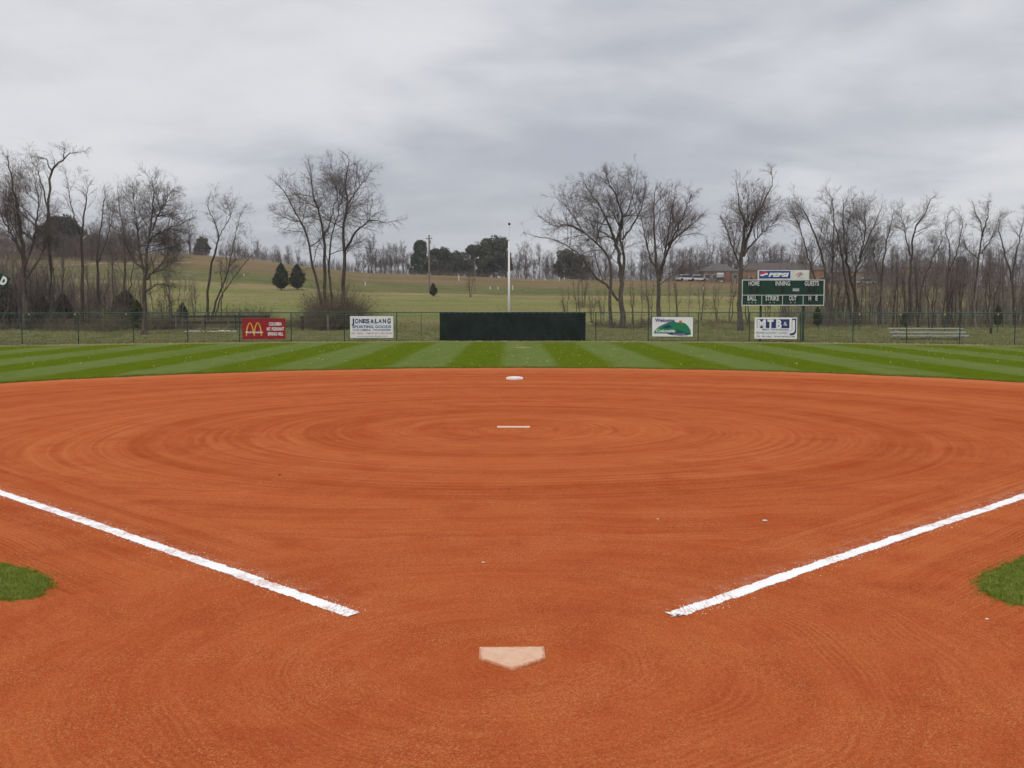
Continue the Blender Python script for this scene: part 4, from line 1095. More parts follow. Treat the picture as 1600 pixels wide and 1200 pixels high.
for pr_, px, pt, Y, s_, lab in ((spruce, 657, 376, 262, 1.0, 'dark pointed spruce on the ridge just left of the utility pole'), (pine, 688, 388, 264, .8, 'dark round evergreen on the ridge right of the utility pole'),
                         (pine, 714, 392, 262, .6, 'small dark evergreen on the ridge left of the big pine'), (pine, 748, 382, 260, .9, 'broad grey-green pine on the ridge, left half of the big clump'),
                         (pine, 772, 372, 264, 1.0, 'tallest broad pine on the ridge beside the white pole'), (pine, 884, 391, 258, .8, 'dark round evergreen on the ridge under the leaning tree boughs'),
                         (pine, 902, 396, 264, .7, 'flat-topped dark evergreen just right of the round one'), (pine, 318, 370, 262, .6, 'round green tree on the skyline behind the crooked sparse tree'),
                         (pine, 100, 338, 238, 1.2, 'big dark evergreen on the left hilltop, right of the tallest tree'), (pine, 75, 352, 244, 1.0, 'dark evergreen behind the tallest bare tree'),
                         (pine, 150, 366, 246, .9, 'dark rounded evergreen right of the biggest hilltop evergreen'), (pine, 120, 352, 240, .9, 'dark evergreen in the middle of the hilltop clump'),
                         (spruce, 1500, 402, 262, .9, 'dull dark evergreen on the ridge above the bleacher end')):
    g = ground_at(px, Y); h0 = 10 if pr_ is pine else 9; H = W(px, pt, Y)[2] - g[2]
    place(pr_, g - np.array((0, 0, .1)), H / h0 * (.95 if s_ < .8 else 1.0), R.uniform(0, 6), lab, 'evergreens on the ridge')
for px, pt, Y, wf, lab in ((1278, 480, 86, .6, 'dark evergreen bush beside the right scoreboard post'), (1413, 489, 86, .55, 'small dark bush behind the left part of the bleacher'), (1560, 478, 88, .6, 'dark evergreen bush above the short wooden post'),
                   (8, 442, 84, 1.1, 'tall dark evergreen bush at the left edge below the tilted sign'), (62, 458, 86, .8, 'dark bush right of the big grey trunk'), (98, 459, 87, .8, 'dark blue-green bush left of the slender forked tree'),
                   (196, 455, 85, 1.0, 'dark bush left of the round-crowned trunk'), (214, 470, 80, .6, 'dark ivy-like bush touching the round-crowned trunk'), (285, 474, 90, .7, 'yellowish green bush right of the round-crowned trunk')):
    g = ground_at(px, Y); H = W(px, pt, Y)[2] - g[2]; place(bush, g, H / 2.0 * wf, R.uniform(0, 6), lab, 'evergreen bushes in the fence row', sz=H / 2.0)

# undergrowth: arching canes and small leaves
def thicket(name, boxes, label, n, seed, hscale=1.0, leaves=.5):
    R_ = np.random.default_rng(seed); w_ = np.array([b_[4] for b_ in boxes], float); w_ /= w_.sum()
    i = R_.choice(len(boxes), n, p=w_); B = np.array([b_[:4] + (b_[5],) for b_ in boxes])[i]
    Y = R_.uniform(B[:, 2], B[:, 3]); px = R_.uniform(B[:, 0], B[:, 1]); X = (px - 800) / FPX * Y * 1.0015
    Y = Y + 1.6 * np.sin(X * .55 + seed) + 1.1 * np.sin(X * 1.7 + 2 * seed) - np.abs(R_.normal(0, .8, n))
    keep = np.sin(X * .8 + seed) + np.sin(X * 2.3 + 1) * .6 + R_.normal(0, .8, n) > -.75
    X, Y, B = X[keep], Y[keep], B[keep]; n = len(X)
    clump = .55 + .45 * np.sin(X * 1.3 + np.sin(Y)) * np.sin(X * .47 + 2)
    H = B[:, 4] * R_.uniform(.2, 1.1, n) * (0.35 + .85 * clump) * hscale
    P = np.stack([X, Y, tz(X, Y) - .03], -1); d = norm(R_.normal(0, 1, (n, 3)) * np.array([.55, .55, .2]) + np.array([0, 0, 1.0]))
    p = walk(P, d, H * 1.2, 4, .22, -.10, R_); r = np.full((n, 1), .011) * np.array([[1, .9, .75, .6, .3]])
    v1 = tubes(p, r, 3)
    P2, D2, r2, rem, Lp = spawn(p, r, 3, .3, 1, .4, 1.0, R_); p2 = walk(P2, D2, np.clip(rem * .6 + .1, .1, .6), 1, .1, 0, R_); v2 = tubes(p2, np.full((len(P2), 2), .007), 3)
    nl = int(n * 3 * leaves * 2); k = R_.integers(0, len(P2), nl); Pl = P2[k] + R_.normal(0, .07, (nl, 3)); v3 = blades(Pl, .07, .055, 1.2)
    v, f = join_geo([v1, v2]); nf = [len(q) for q in f]
    v4, f4 = join_geo([(v, f), v3])
    # material per face: quads first, then tris (wood tris, leaf tris)
    nq = len(f4[0]); nt_w = sum(len(q) for q in f if q.shape[1] == 3)
    idx = np.concatenate([np.zeros(nq, int), np.zeros(nt_w, int), np.ones(len(v3[1][0]), int)])
    o = link(name, mesh_np(name, v4, f4, [m_bramble, m_brushleaf], mat_idx=idx)); tag(o, label, 'undergrowth', kind='stuff')
thicket('bramble_undergrowth', [(-60, 300, 79, 88, 10, 1.15), (290, 480, 84, 90, 3.0, 1.0)], 'tangled brown brambles under the trees behind the left fence', 5600, 3, leaves=.45)
thicket('bramble_undergrowth', [(1000, 1660, 86, 96, 8, .65), (930, 1010, 83, 88, 1.4, .8), (1600, 1700, 80, 90, 2, .9)], 'brown hedge bottom of brambles under the right-hand trees', 4600, 4, leaves=.3)
thicket('thicket_at_tree_foot', [(482, 560, 82.5, 86.5, 6, 3.3), (465, 575, 83, 88, 2, 1.7)], 'dense brushy thicket with green leaves round the foot of the many-stemmed tree', 3900, 5, leaves=.9)
thicket('leafy_scrub', [(240, 275, 80, 86, 2, 2.2), (290, 330, 92, 98, 1.2, 1.9), (345, 420, 92, 100, 2.5, 2.0), (900, 930, 140, 150, .5, 2.2), (170, 215, 78, 86, 2, 2.4)], 'yellowish leafy scrub between the round-crowned tree and red sign', 1900, 8, leaves=1.2)
def canes(name, specs, label, n, seed, m_):
    R_ = np.random.default_rng(seed); geo_ = []
    for (p0, p1, y0, y1, share, H0, H1) in specs:
        k = int(n * share); Y = R_.uniform(y0, y1, k); px = R_.uniform(p0, p1, k); X = (px - 800) / FPX * Y
        wave_ = .75 + .25 * np.sin(X * .35 + seed) * np.sin(X * .13 + 1.7)
        P = np.stack([X, Y, terrain_z(X, Y) - .1], -1); H = R_.uniform(H0, H1, k) * wave_
        d = norm(R_.normal(0, 1, (k, 3)) * np.array([.22, .22, .1]) + np.array([0, 0, 1.0]))
        p = walk(P, d, H, 4, .10, .03, R_); r = (.012 * H ** .5)[:, None] * np.array([[1, .85, .7, .5, .3]]) * (Y[:, None] / 200) ** .5
        geo_.append(tubes(p, r, 3))
        P2, D2, r2, rem, Lp = spawn(p, r, 6, .15, 1, .35, .9, R_); p2 = walk(P2, D2, np.clip(rem * .45 + .3, .3, 2.2), 2, .12, .05, R_)
        geo_.append(tubes(p2, r2[:, None] * np.array([[.7, .5, .3]]), 3))
    v, f = join_geo(geo_); o = link(name, mesh_np(name, v, f, m_)); tag(o, label, 'woodland', kind='stuff')
canes('hillside_wood', [(-60, 215, 226, 255, .7, 3.5, 8.0), (215, 330, 246, 262, .15, 1.5, 3.5), (-60, 180, 120, 160, .15, 2, 4.5)], 'brown leafless wood covering the hilltop at the left', 2900, 21, m_twig['red'])
canes('ridge_scrub', [(380, 560, 252, 262, .22, 1.5, 4.5), (560, 800, 256, 268, .25, 1.2, 3.2), (800, 1010, 254, 268, .22, 2.0, 5.0), (1000, 1110, 262, 272, .13, 3.0, 6.5)], 'leafless brown scrub lining the ridge behind the field', 3400, 22, m_twig['grey'])
canes('ridge_brush', [(300, 1120, 248, 258, 1.0, .7, 1.9)], 'low brown brush along the foot of the ridge trees', 1500, 27, m_bramble)
canes('wood_behind_houses', [(1090, 1500, 282, 305, .6, 6.0, 11.0), (1370, 1660, 222, 262, .4, 3.0, 8.0)], 'leafless wood behind and beside the far houses', 3000, 23, m_twig['red'])
canes('hedgerow_shoots', [(1215, 1660, 84, 102, .34, 1.2, 4.2), (1215, 1660, 92, 112, .24, 3.5, 7.5), (-40, 215, 82, 104, .24, 3.0, 8.0), (-60, 75, 80, 96, .14, 5.0, 9.5), (-40, 300, 82, 98, .14, 1.2, 3.8), (490, 552, 82.5, 86, .09, 2.0, 4.6)], 'fine upright brown shoots filling the hedge row between the trunks', 2700, 24, m_twig['grey'])
canes('shoots_before_houses', [(1300, 1500, 238, 252, .6, 2.5, 6.0), (1100, 1300, 240, 252, .6, 2.5, 6.5)], 'thin leafless growth in front of the far houses', 620, 25, m_twig['grey'])
#@@ENDTREES

# ------------------------------------------------------------ outfield fence
fence = empty('outfield_fence', (0, HOME[1], 0), 0, 'long green chain-link fence curving round the outfield', 'fence')
FH = 1.80
def fl(a, r=R_FENCE, z=0.0): return (r * math.sin(a), r * math.cos(a), z)      # in fence coordinates
post_px = [34, 122, 208, 293, 374, 455, 538, 620, 698, 776, 854, 931, 1013, 1091, 1171, 1251, 1333, 1417, 1500, 1586]
pa = [fence_angle(p) for p in post_px]; step = (pa[-1] - pa[0]) / (len(pa) - 1)
pa = [pa[0] - step * k for k in range(8, 0, -1)] + pa + [pa[-1] + step * k for k in range(1, 9)]
pm = MB().cyl((0, 0, -.1), (0, 0, FH), .030, n=8); pm.cyl((0, 0, FH), (0, 0, FH + .035), .034, .012, n=8)
post0 = None
for a in pa:
    if post0 is None: post0 = pm.build('post', m_greenpost, fence); pp = post0
    else: pp = post0.copy(); col.objects.link(pp)
    pp.location = fl(a); pp.parent = fence
A0, A1 = pa[0], pa[-1]
def arc_tube(name, z, r, m, R0=R_FENCE, n=220, k=8):
    A = np.linspace(A0, A1, n); p = np.stack([R0 * np.sin(A), R0 * np.cos(A), np.full(n, z) + .006 * np.sin(A * 60)], -1)[None]
    v, f = tubes(p, np.full((1, n), r), k, tip=False); return link(name, mesh_np(name, v, f, m, smooth=True), fence)
arc_tube('top_rail', FH + .005, .026, m_green)
arc_tube('bottom_wire', .05, .005, m_wire, k=4)
nw = int((A1 - A0) * R_FENCE / .0707)
A = np.linspace(A0, A1, nw); hA = FH / R_FENCE * 1.0
pl = []
for sg in (1, -1):
    B_ = np.clip(A + sg * hA, A0, A1)
    rr = R_FENCE - .034 - (.003 if sg > 0 else 0)
    p0 = np.stack([rr * np.sin(A), rr * np.cos(A), np.full(nw, .03)], -1); p1_ = np.stack([rr * np.sin(B_), rr * np.cos(B_), np.full(nw, FH)], -1)
    pl.append(tubes(np.stack([p0, p1_], 1), np.full((nw, 2), .0019), 3, tip=False))
v, f = join_geo(pl)
wm = link('chain_link', mesh_np('chain_link', v, f, m_wire), fence); wm['kind'] = 'stuff'

# black windscreen tied to the fence: its own thing
sa0, sa1 = fence_angle(687), fence_angle(915)
c_s = fl((sa0 + sa1) / 2); scr = empty('windscreen', (c_s[0], c_s[1] + HOME[1], 0), 0, 'long black windscreen tied over the middle of the fence', 'windscreen')
na, nz = 240, 26
AA, ZZ = np.meshgrid(np.linspace(sa0, sa1, na), np.linspace(0, 1, nz))
uu = (AA - sa0) / (sa1 - sa0)
sag = .012 * np.abs(np.sin(uu * PI * 18)) * ZZ ** 6
bil = .05 * np.sin(uu * 23 + 1) * ZZ * (1 - ZZ) * 2 + .05 * np.sin(uu * 9.5) * np.sin(ZZ * PI) + .02 * np.sin(uu * 47 + ZZ * 5) * np.sin(ZZ * PI) + .014 * np.sin(uu * 140 + ZZ * 9) * (1 - ZZ)
low = .03 + .02 * np.sin(uu * 31) + .015 * np.sin(uu * 77)
Zs = low + (FH + .015 - low) * ZZ - sag
Rr = R_FENCE - .085 - bil
v = np.stack([Rr * np.sin(AA) - c_s[0], Rr * np.cos(AA) - c_s[1], Zs], -1).reshape(-1, 3)
i = np.arange(nz - 1)[:, None] * na + np.arange(na - 1)[None, :]; f = np.stack([i, i + 1, i + na + 1, i + na], -1).reshape(-1, 4)
cloth = link('cloth', mesh_np('cloth', v, f, m_screen, smooth=True), scr)
sm = cloth.modifiers.new('thickness', 'SOLIDIFY'); sm.thickness = .004
eyelet = MB().cyl((0, -.006, 0), (0, .002, 0), .02, n=8)
e0 = None
for k in range(24):
    a = sa0 + (sa1 - sa0) * (k + .5) / 24
    if e0 is None: e0 = eyelet.build('eyelet', m_galv, scr); q = e0
    else: q = e0.copy(); col.objects.link(q); q.parent = scr
    q.location = ((R_FENCE - .10) * math.sin(a) - c_s[0], (R_FENCE - .10) * math.cos(a) - c_s[1], FH - .045)

# ------------------------------------------------------------ lettering and signs
dg = None
def text_mesh(name, s, h, m, parent, x=0, z=0, y=0, wid=None, bold=.0, align='CENTER', shear=0.0, thick=.003):
    """letters standing in the x-z plane, facing -y; h = cap height; wid = total width"""
    cu_ = bpy.data.curves.new('txt', 'FONT'); cu_.body = s; cu_.align_x = 'CENTER'; cu_.align_y = 'BOTTOM_BASELINE'; cu_.size = 1.0
    cu_.offset = bold; cu_.shear = shear; cu_.extrude = .004; cu_.resolution_u = 3
    t = bpy.data.objects.new('txt', cu_); col.objects.link(t)
    d_ = bpy.context.evaluated_depsgraph_get(); me = bpy.data.meshes.new_from_object(t.evaluated_get(d_)); bpy.data.objects.remove(t); me.name = name
    n_ = len(me.vertices); co = np.empty(n_ * 3, np.float32); me.vertices.foreach_get('co', co); co = co.reshape(-1, 3)
    cap = .73 if any(c.isupper() or c.isdigit() for c in s) else .75
    x0, x1 = co[:, 0].min(), co[:, 0].max(); sx = h / cap if wid is None else wid / (x1 - x0)
    nx = (co[:, 0] - (x0 + x1) / 2) * sx; nz_ = co[:, 1] * h / cap; ny = -co[:, 2] * thick / .004
    me.vertices.foreach_set('co', np.stack([nx, ny, nz_], -1).astype(np.float32).ravel())
    me.materials.clear(); me.materials.append(m); me.update()
    o = link(name, me, parent); o.location = (x, y, z); return o

def poly_plate(name, pts, y, th, m, parent):
    """flat shape in the x-z plane with a real thickness th, front face at y"""
    n_ = len(pts); bm = MB()
    bm.add([(p[0], y, p[1]) for p in pts] + [(p[0], y + th, p[1]) for p in pts], [tuple(range(n_)), tuple(range(2 * n_ - 1, n_ - 1, -1))] + [(i, n_ + i, n_ + (i + 1) % n_, (i + 1) % n_) for i in range(n_)])
    return bm.build(name, m, parent)

def stroke(name, pts, wds, y, th, m, parent, k=24):
    P = catmull(np.array([(p[0], 0, p[1]) for p in pts]), k)[:, [0, 2]]; w_ = np.interp(np.linspace(0, 1, k + 1), np.linspace(0, 1, len(wds)), wds) / 2
    T = np.gradient(P, axis=0); T /= np.linalg.norm(T, axis=1, keepdims=True); N_ = np.stack([-T[:, 1], T[:, 0]], -1)
    a = P + N_ * w_[:, None]; b = P - N_ * w_[:, None]
    bm = MB(); n_ = len(P)
    bm.add([(p[0], y, p[1]) for p in a] + [(p[0], y, p[1]) for p in b] + [(p[0], y + th, p[1]) for p in a] + [(p[0], y + th, p[1]) for p in b],
           sum([[(i, i + 1, n_ + i + 1, n_ + i), (2 * n_ + i + 1, 2 * n_ + i, 3 * n_ + i, 3 * n_ + i + 1), (i, 2 * n_ + i, 2 * n_ + i + 1, i + 1), (n_ + i, n_ + i + 1, 3 * n_ + i + 1, 3 * n_ + i)] for i in range(n_ - 1)], []))
    return bm.build(name, m, parent)

def sign_root(name, pxl, pxr, rt, rb, label, cat='sign', off=.075):
    a = (fence_angle(pxl) + fence_angle(pxr)) / 2; pc = fl(a, R_FENCE - off)
    al, ar = fence_angle(pxl), fence_angle(pxr); wd = (ar - al) * (R_FENCE - off)
    Yd = pc[1] + HOME[1]; zt, zb = W(0, rt, Yd)[2], W(0, rb, Yd)[2]
    r = empty(name, (pc[0], Yd, 0), -a, label, cat)
    return r, wd, zb, zt

# red sign with yellow arches
r, wd, zb, zt = sign_root('red_banner_sign', 378.5, 446, 497.5, 530, 'dark red sign with yellow arches and white place names on the fence'); h = zt - zb
MB().box(-wd / 2, wd / 2, -.006, .006, zb, zt, .003).build('panel', m_signred, r)
ax = -wd * .235; aw = wd * .36; ah = h * .62; z0 = zb + h * .17
for sg in (-1, 1):
    cxx = ax + sg * aw * .25
    stroke('arch', [(cxx - aw * .235, z0), (cxx - aw * .17, z0 + ah * .62), (cxx, z0 + ah), (cxx + aw * .17, z0 + ah * .62), (cxx + aw * .235, z0 + (0 if sg > 0 else ah * .12))], [.075, .07, .05, .07, .075], -.010, .003, m_yellow, r)
text_mesh('lettering', "McDonald's", h * .085, m_white, r, ax + .03, zb + h * .30, -.013, wid=wd * .40, bold=.03)
for s_, zz, ww in (('COLUMBIA', .66, .30), ('MT. PLEASANT', .42, .40), ('SPRING HILL', .18, .36)):
    text_mesh('lettering', s_, h * .155, m_white, r, wd * .265, zb + h * zz, -.009, wid=wd * ww, bold=.035)
# white sporting goods sign
r, wd, zb, zt = sign_root('white_store_sign', 547, 614.5, 494, 528, 'white sign with blue sporting goods lettering on the fence'); h = zt - zb
MB().box(-wd / 2, wd / 2, -.006, .006, zb, zt, .003).build('panel', m_white, r)
nm_ = "JONES & LANG"; sc_ = wd * .93
for s_, zz, hh, ww, m_, bd, sh in (('Since 1956', .625, .06, .26, m_greyink, .0, .3), ('SPORTING GOODS', .455, .125, .90, m_blue, .03, 0), ('COLUMBIA, TENNESSEE', .325, .085, .88, m_blue, .015, 0),
                            ('381-9600 • 388-4330 • 381-9606', .175, .085, .94, m_redink, .0, 0), ('www.jonesandlang.com', .05, .075, .70, m_greyink, .0, 0)):
    text_mesh('lettering', s_, h * hh, m_, r, 0, zb + h * zz, -.009, wid=wd * ww, bold=bd, shear=sh)
# arched headline, letter heights larger at both ends
lets = [('J', -.435, 1.25), ('O', -.345, 1.1), ('N', -.25, 1.0), ('E', -.165, .92), ('S', -.09, .9), ('&', .012, .85), ('L', .11, .9), ('A', .195, .95), ('N', .295, 1.05), ('G', .40, 1.2)]
for s_, fx, k_ in lets:
    text_mesh('letter', s_, h * .195 * k_, m_navy, r, fx * wd, zb + h * (.70 - .04 * (k_ - .85) / .4), -.009, wid=wd * (.080 if s_ != 'J' else .065), bold=.04)
# welcome sign with green hills
r, wd, zb, zt = sign_root('hill_picture_sign', 1018.5, 1083.5, 494.5, 526.5, 'white sign with an orange sun rising over green hills on the fence'); h = zt - zb
MB().box(-wd / 2, wd / 2, -.006, .006, zb, zt, .003).build('panel', m_white, r)
fr = MB()
for x0_, x1_, z0_, z1_ in ((-wd / 2, wd / 2, zb, zb + .025), (-wd / 2, wd / 2, zt - .025, zt), (-wd / 2, -wd / 2 + .022, zb + .025, zt - .025), (wd / 2 - .022, wd / 2, zb + .025, zt - .025)): fr.box(x0_, x1_, -.010, -.006, z0_, z1_)
fr.build('border', m_black, r)
F = lambda x_, z_: (-wd / 2 + wd * x_, zb + h * z_)
sc_c = F(.69, .72); poly_plate('sun_disc', [(sc_c[0] + .105 * math.cos(t), sc_c[1] + .115 * math.sin(t)) for t in np.linspace(0, 2 * PI, 20, endpoint=False)], -.009, .003, m_orange, r)
poly_plate('hill', [F(*q) for q in ((.05, .17), (.07, .30), (.14, .45), (.24, .58), (.33, .66), (.42, .74), (.52, .78), (.60, .71), (.70, .70), (.80, .68), (.88, .52), (.93, .34), (.945, .12), (.78, .13), (.6, .16), (.3, .17))], -.012, .003, m_signgreen, r)
poly_plate('river', [F(*q) for q in ((.36, .17), (.44, .13), (.62, .09), (.78, .08), (.93, .12), (.90, .19), (.78, .25), (.66, .34), (.54, .43), (.60, .34), (.62, .27), (.5, .24))], -.015, .003, m_signgreen2, r)
poly_plate('river', [F(*q) for q in ((.40, .14), (.5, .10), (.7, .07), (.86, .09), (.80, .16), (.62, .19), (.46, .19))], -.018, .003, m_navy, r)
poly_plate('hill_shade', [F(*q) for q in ((.26, .44), (.34, .56), (.44, .60), (.46, .52), (.52, .48), (.42, .44), (.34, .42))], -.0145, .002, m_navy, r)
text_mesh('lettering', 'Welcome', h * .17, m_purple, r, F(.31, 0)[0], zb + h * .74, -.020, wid=wd * .47, bold=.03)
text_mesh('lettering', 'Columbia', h * .15, m_white, r, F(.33, 0)[0], zb + h * .23, -.021, wid=wd * .46, bold=.03, shear=.3)
text_mesh('lettering', 'TENNESSEE', h * .045, m_white, r, F(.66, 0)[0], zb + h * .115, -.021, wid=wd * .30, bold=.0)
# MTB&J sign
r, wd, zb, zt = sign_root('white_clinic_sign', 1179, 1245.5, 496, 529.5, 'white clinic sign with big initials on dark blue hanging below the scoreboard'); h = zt - zb
MB().box(-wd / 2, wd / 2, -.006, .006, zb, zt, .003).build('panel', m_white, r)
F = lambda x_, z_: (-wd / 2 + wd * x_, zb + h * z_)
a_, b_ = F(.055, .50), F(.82, .92); MB().box(a_[0], b_[0], -.009, -.0062, a_[1], b_[1]).build('blue_band', m_navy, r)
for s_, fx, ww in (('M', .165, .20), ('T', .375, .145), ('B', .575, .13)):
    text_mesh('letter', s_, h * .40, m_white, r, F(fx, 0)[0], zb + h * .50, -.012, wid=wd * ww, bold=.055)
text_mesh('letter', '&', h * .20, m_white, r, F(.725, 0)[0], zb + h * .62, -.012, wid=wd * .085, bold=.0)
text_mesh('letter', 'J', h * .52, m_navy, r, F(.90, 0)[0], zb + h * .40, -.011, wid=wd * .16, bold=.09)
text_mesh('letter', 'J', h * .47, m_white, r, F(.885, 0)[0], zb + h * .43, -.014, wid=wd * .13, bold=.02)
for s_, zz, hh, ww, m_ in (('MID TENNESSEE', .395, .075, .62, m_blue), ('BONE & JOINT CLINIC, P.C.', .235, .105, .90, m_greyink), ('TEL. 381-2663   WWW.MTBJ.COM', .08, .07, .90, m_blue)):
    text_mesh('lettering', s_, h * hh, m_, r, 0, zb + h * zz, -.009, wid=wd * ww, bold=.01)

# ------------------------------------------------------------ scoreboard
Ys = fence_pt(1223)[1] + .9
pL, pR = W(1159.5, 437, Ys), W(1287.5, 477.5, Ys)
cxs = (pL[0] + pR[0]) / 2; sbw = pR[0] - pL[0]; zt, zb = pL[2], pR[2]; h = zt - zb
gz = float(terrain_z(cxs, Ys))
r = empty('scoreboard', (cxs, Ys, gz), 0, 'dark green scoreboard with white lettering on two posts behind the fence', 'scoreboard'); zb -= gz; zt -= gz
MB().box(-sbw / 2, sbw / 2, 0, .16, zb, zt, .01).build('cabinet', m_board, r)
zm = zb + h * .405
fr = MB(); t = .045
for a in ((-sbw / 2, sbw / 2, zb, zb + t), (-sbw / 2, sbw / 2, zt - t, zt), (-sbw / 2, -sbw / 2 + t, zb + t, zt - t), (sbw / 2 - t, sbw / 2, zb + t, zt - t), (-sbw / 2 + t, sbw / 2 - t, zm - t * .4, zm + t * .4)): fr.box(a[0], a[1], -.012, -.001, a[2], a[3])
for k in (1, 2, 3):
    xk = -sbw / 2 + sbw * (.243, .495, .745)[k - 1]; fr.box(xk - t * .35, xk + t * .35, -.010, -.001, zb + t, zm - t * .4)
fr.build('frame', m_offwhite, r)
for px in (1190, 1257):
    xx = W(px, 480, Ys)[0] - cxs; MB().box(xx - .06, xx + .06, .165, .30, -.2, zt - .05, .006).build('post', m_greenpost, r)
S = lambda px: W(px, 450, Ys)[0] - cxs
Zr = lambda row: W(1223, row, Ys)[2] - gz
def word(s_, x0, x1, rt, rb, pad=2.5):
    cx_ = (S(x0) + S(x1)) / 2; w_ = S(x1) - S(x0)
    MB().box(S(x0 - pad), S(x1 + pad), -.006, -.001, Zr(rb + .6), Zr(rt - .6)).build('caption_panel', m_black, r)
    text_mesh('lettering', s_, Zr(rt) - Zr(rb), m_offwhite, r, cx_, Zr(rb), -.010, wid=w_, bold=.02)
word('HOME', 1169.5, 1186.5, 438.9, 446.2); word('INNING', 1211.5, 1234.5, 438.9, 446.2); word('GUESTS', 1257, 1279.5, 438.9, 446.2)
word('BALL', 1168, 1182.5, 461.8, 469.4); word('STRIKE', 1196.2, 1217.5, 461.8, 469.4); word('OUT', 1233, 1245, 461.8, 469.4)
word('H', 1263.8, 1267.6, 461.8, 469.4, 3.5); word('E', 1274.6, 1278, 461.8, 469.4, 3.0)
def digit(pxc, rt, rb, wpx):
    x_ = S(pxc); wd_ = S(pxc + wpx / 2) - x_; zt_, zb_ = Zr(rt), Zr(rb); zmid = (zt_ + zb_) / 2; t_ = .03
    MB().box(x_ - wd_ * 1.25, x_ + wd_ * 1.25, -.005, -.001, zb_ - .02, zt_ + .02).build('digit_panel', m_black, r)
    d = MB()
    for a in ((-wd_, wd_, zt_ - t_, zt_), (-wd_, wd_, zmid - t_ / 2, zmid + t_ / 2), (-wd_, wd_, zb_, zb_ + t_), (-wd_, -wd_ + t_, zb_ + t_, zmid - t_ / 2), (wd_ - t_, wd_, zb_ + t_, zmid - t_ / 2), (-wd_, -wd_ + t_, zmid + t_ / 2, zt_ - t_), (wd_ - t_, wd_, zmid + t_ / 2, zt_ - t_)):
        d.box(x_ + a[0], x_ + a[1], -.009, -.0052, a[2], a[3])
    d.build('digit', m_digit, r)
for px in (1174, 1183, 1223, 1264.5, 1272.5): digit(px, 448.5, 457.5, 5)
for px in (1170, 1175.3, 1181, 1203.5, 1210, 1236, 1242.5):
    MB().cyl((S(px), -.012, Zr(472.8)), (S(px), -.001, Zr(472.8)), .042, n=12).build('bulb', m_bulb, r)
for px in (1265.5, 1276): digit(px, 470.8, 475, 3.0)
MB().box(S(1238.3), S(1249), -.006, -.001, Zr(455.2), Zr(450.2)).build('maker_plate', m_galv, r)
text_mesh('lettering', 'NEVCO', .07, m_white, r, S(1243.6), Zr(454.2), -.009, wid=S(1248) - S(1239.3), bold=.03)
# header board
hz0, hz1 = zt + .002, Zr(422)
MB().box(S(1184), S(1264.2), .03, .13, hz0, hz1, .006).build('header_board', m_offwhite, r)
MB().box(S(1186), S(1234.8), .024, .029, hz0 + .07, hz1 - .05).build('header_band', m_pepsiblue, r)
gc = (S(1193.7), (hz0 + hz1) / 2 + .02); gr_x, gr_z = .245, .205
def half(a0, a1, bulge, k=14):
    top = [(gc[0] + gr_x * math.cos(t), gc[1] + gr_z * math.sin(t)) for t in np.linspace(a0, a1, k)]; return top
wave_t = [(gc[0] + gr_x * q, gc[1] + .045 + .045 * math.sin(q * 2.6)) for q in np.linspace(-.95, .95, 12)]
wave_b = [(gc[0] + gr_x * q, gc[1] - .055 + .045 * math.sin(q * 2.6)) for q in np.linspace(-.93, .93, 12)]
poly_plate('emblem_red', half(.12, PI - .12, 0) + wave_t, .018, .003, m_pepsired, r)
poly_plate('emblem_white', wave_t[::-1] + wave_b, .0165, .003, m_white, r)
poly_plate('emblem_blue', half(PI + .35, 2 * PI - .35, 0) + wave_b[::-1], .018, .003, m_blue, r)
text_mesh('lettering', 'PEPSI', .23, m_white, r, S(1216.5), hz0 + .19, .017, wid=S(1232.5) - S(1200.5), bold=.06, shear=.2)
# small runner-like red emblem: plain strokes
ex, ez = S(1249.5), (hz0 + hz1) / 2
stroke('emblem_stroke', [(ex - .28, ez - .04), (ex - .08, ez + .10), (ex + .12, ez + .13)], [.02, .06, .03], .024, .003, m_redink, r, 12)
stroke('emblem_stroke', [(ex - .20, ez - .17), (ex - .05, ez + .0), (ex + .12, ez + .03), (ex + .26, ez + .06)], [.02, .05, .05, .02], .021, .003, m_greyink, r, 12)
stroke('emblem_stroke', [(ex - .12, ez - .20), (ex + .02, ez - .02), (ex + .10, ez + .18)], [.02, .05, .03], .018, .003, m_redink, r, 12)

# ------------------------------------------------------------ white pole
Yp = fence_pt(795)[1] + 2.2; g = ground_at(795.3, Yp); top = W(795, 377, Yp)[2] - g[2]; tip_ = W(795.6, 350, Yp)[2] - g[2]
r = empty('flagpole', g, 0, 'slim white flagpole behind the middle of the black screen', 'flagpole')
MB().cyl((0, 0, -.1), (0, 0, top), .085, .055, n=14).build('shaft', m_white, r, True)
MB().cyl((0, 0, top), (.02, 0, tip_ - .08), .014, .010, n=6).build('top_rod', m_offwhite, r)
bl = bpy.data.meshes.new('ball'); import bmesh
bm_ = bmesh.new(); bmesh.ops.create_uvsphere(bm_, u_segments=12, v_segments=8, radius=.085); bm_.to_mesh(bl); bm_.free(); bl.materials.append(m_digit)
o = link('ball', bl, r); o.location = (.02, 0, tip_)
MB().cyl((.07, -.09, 1.0), (.055, -.065, top - .1), .006, n=5).build('rope', m_offwhite, r)

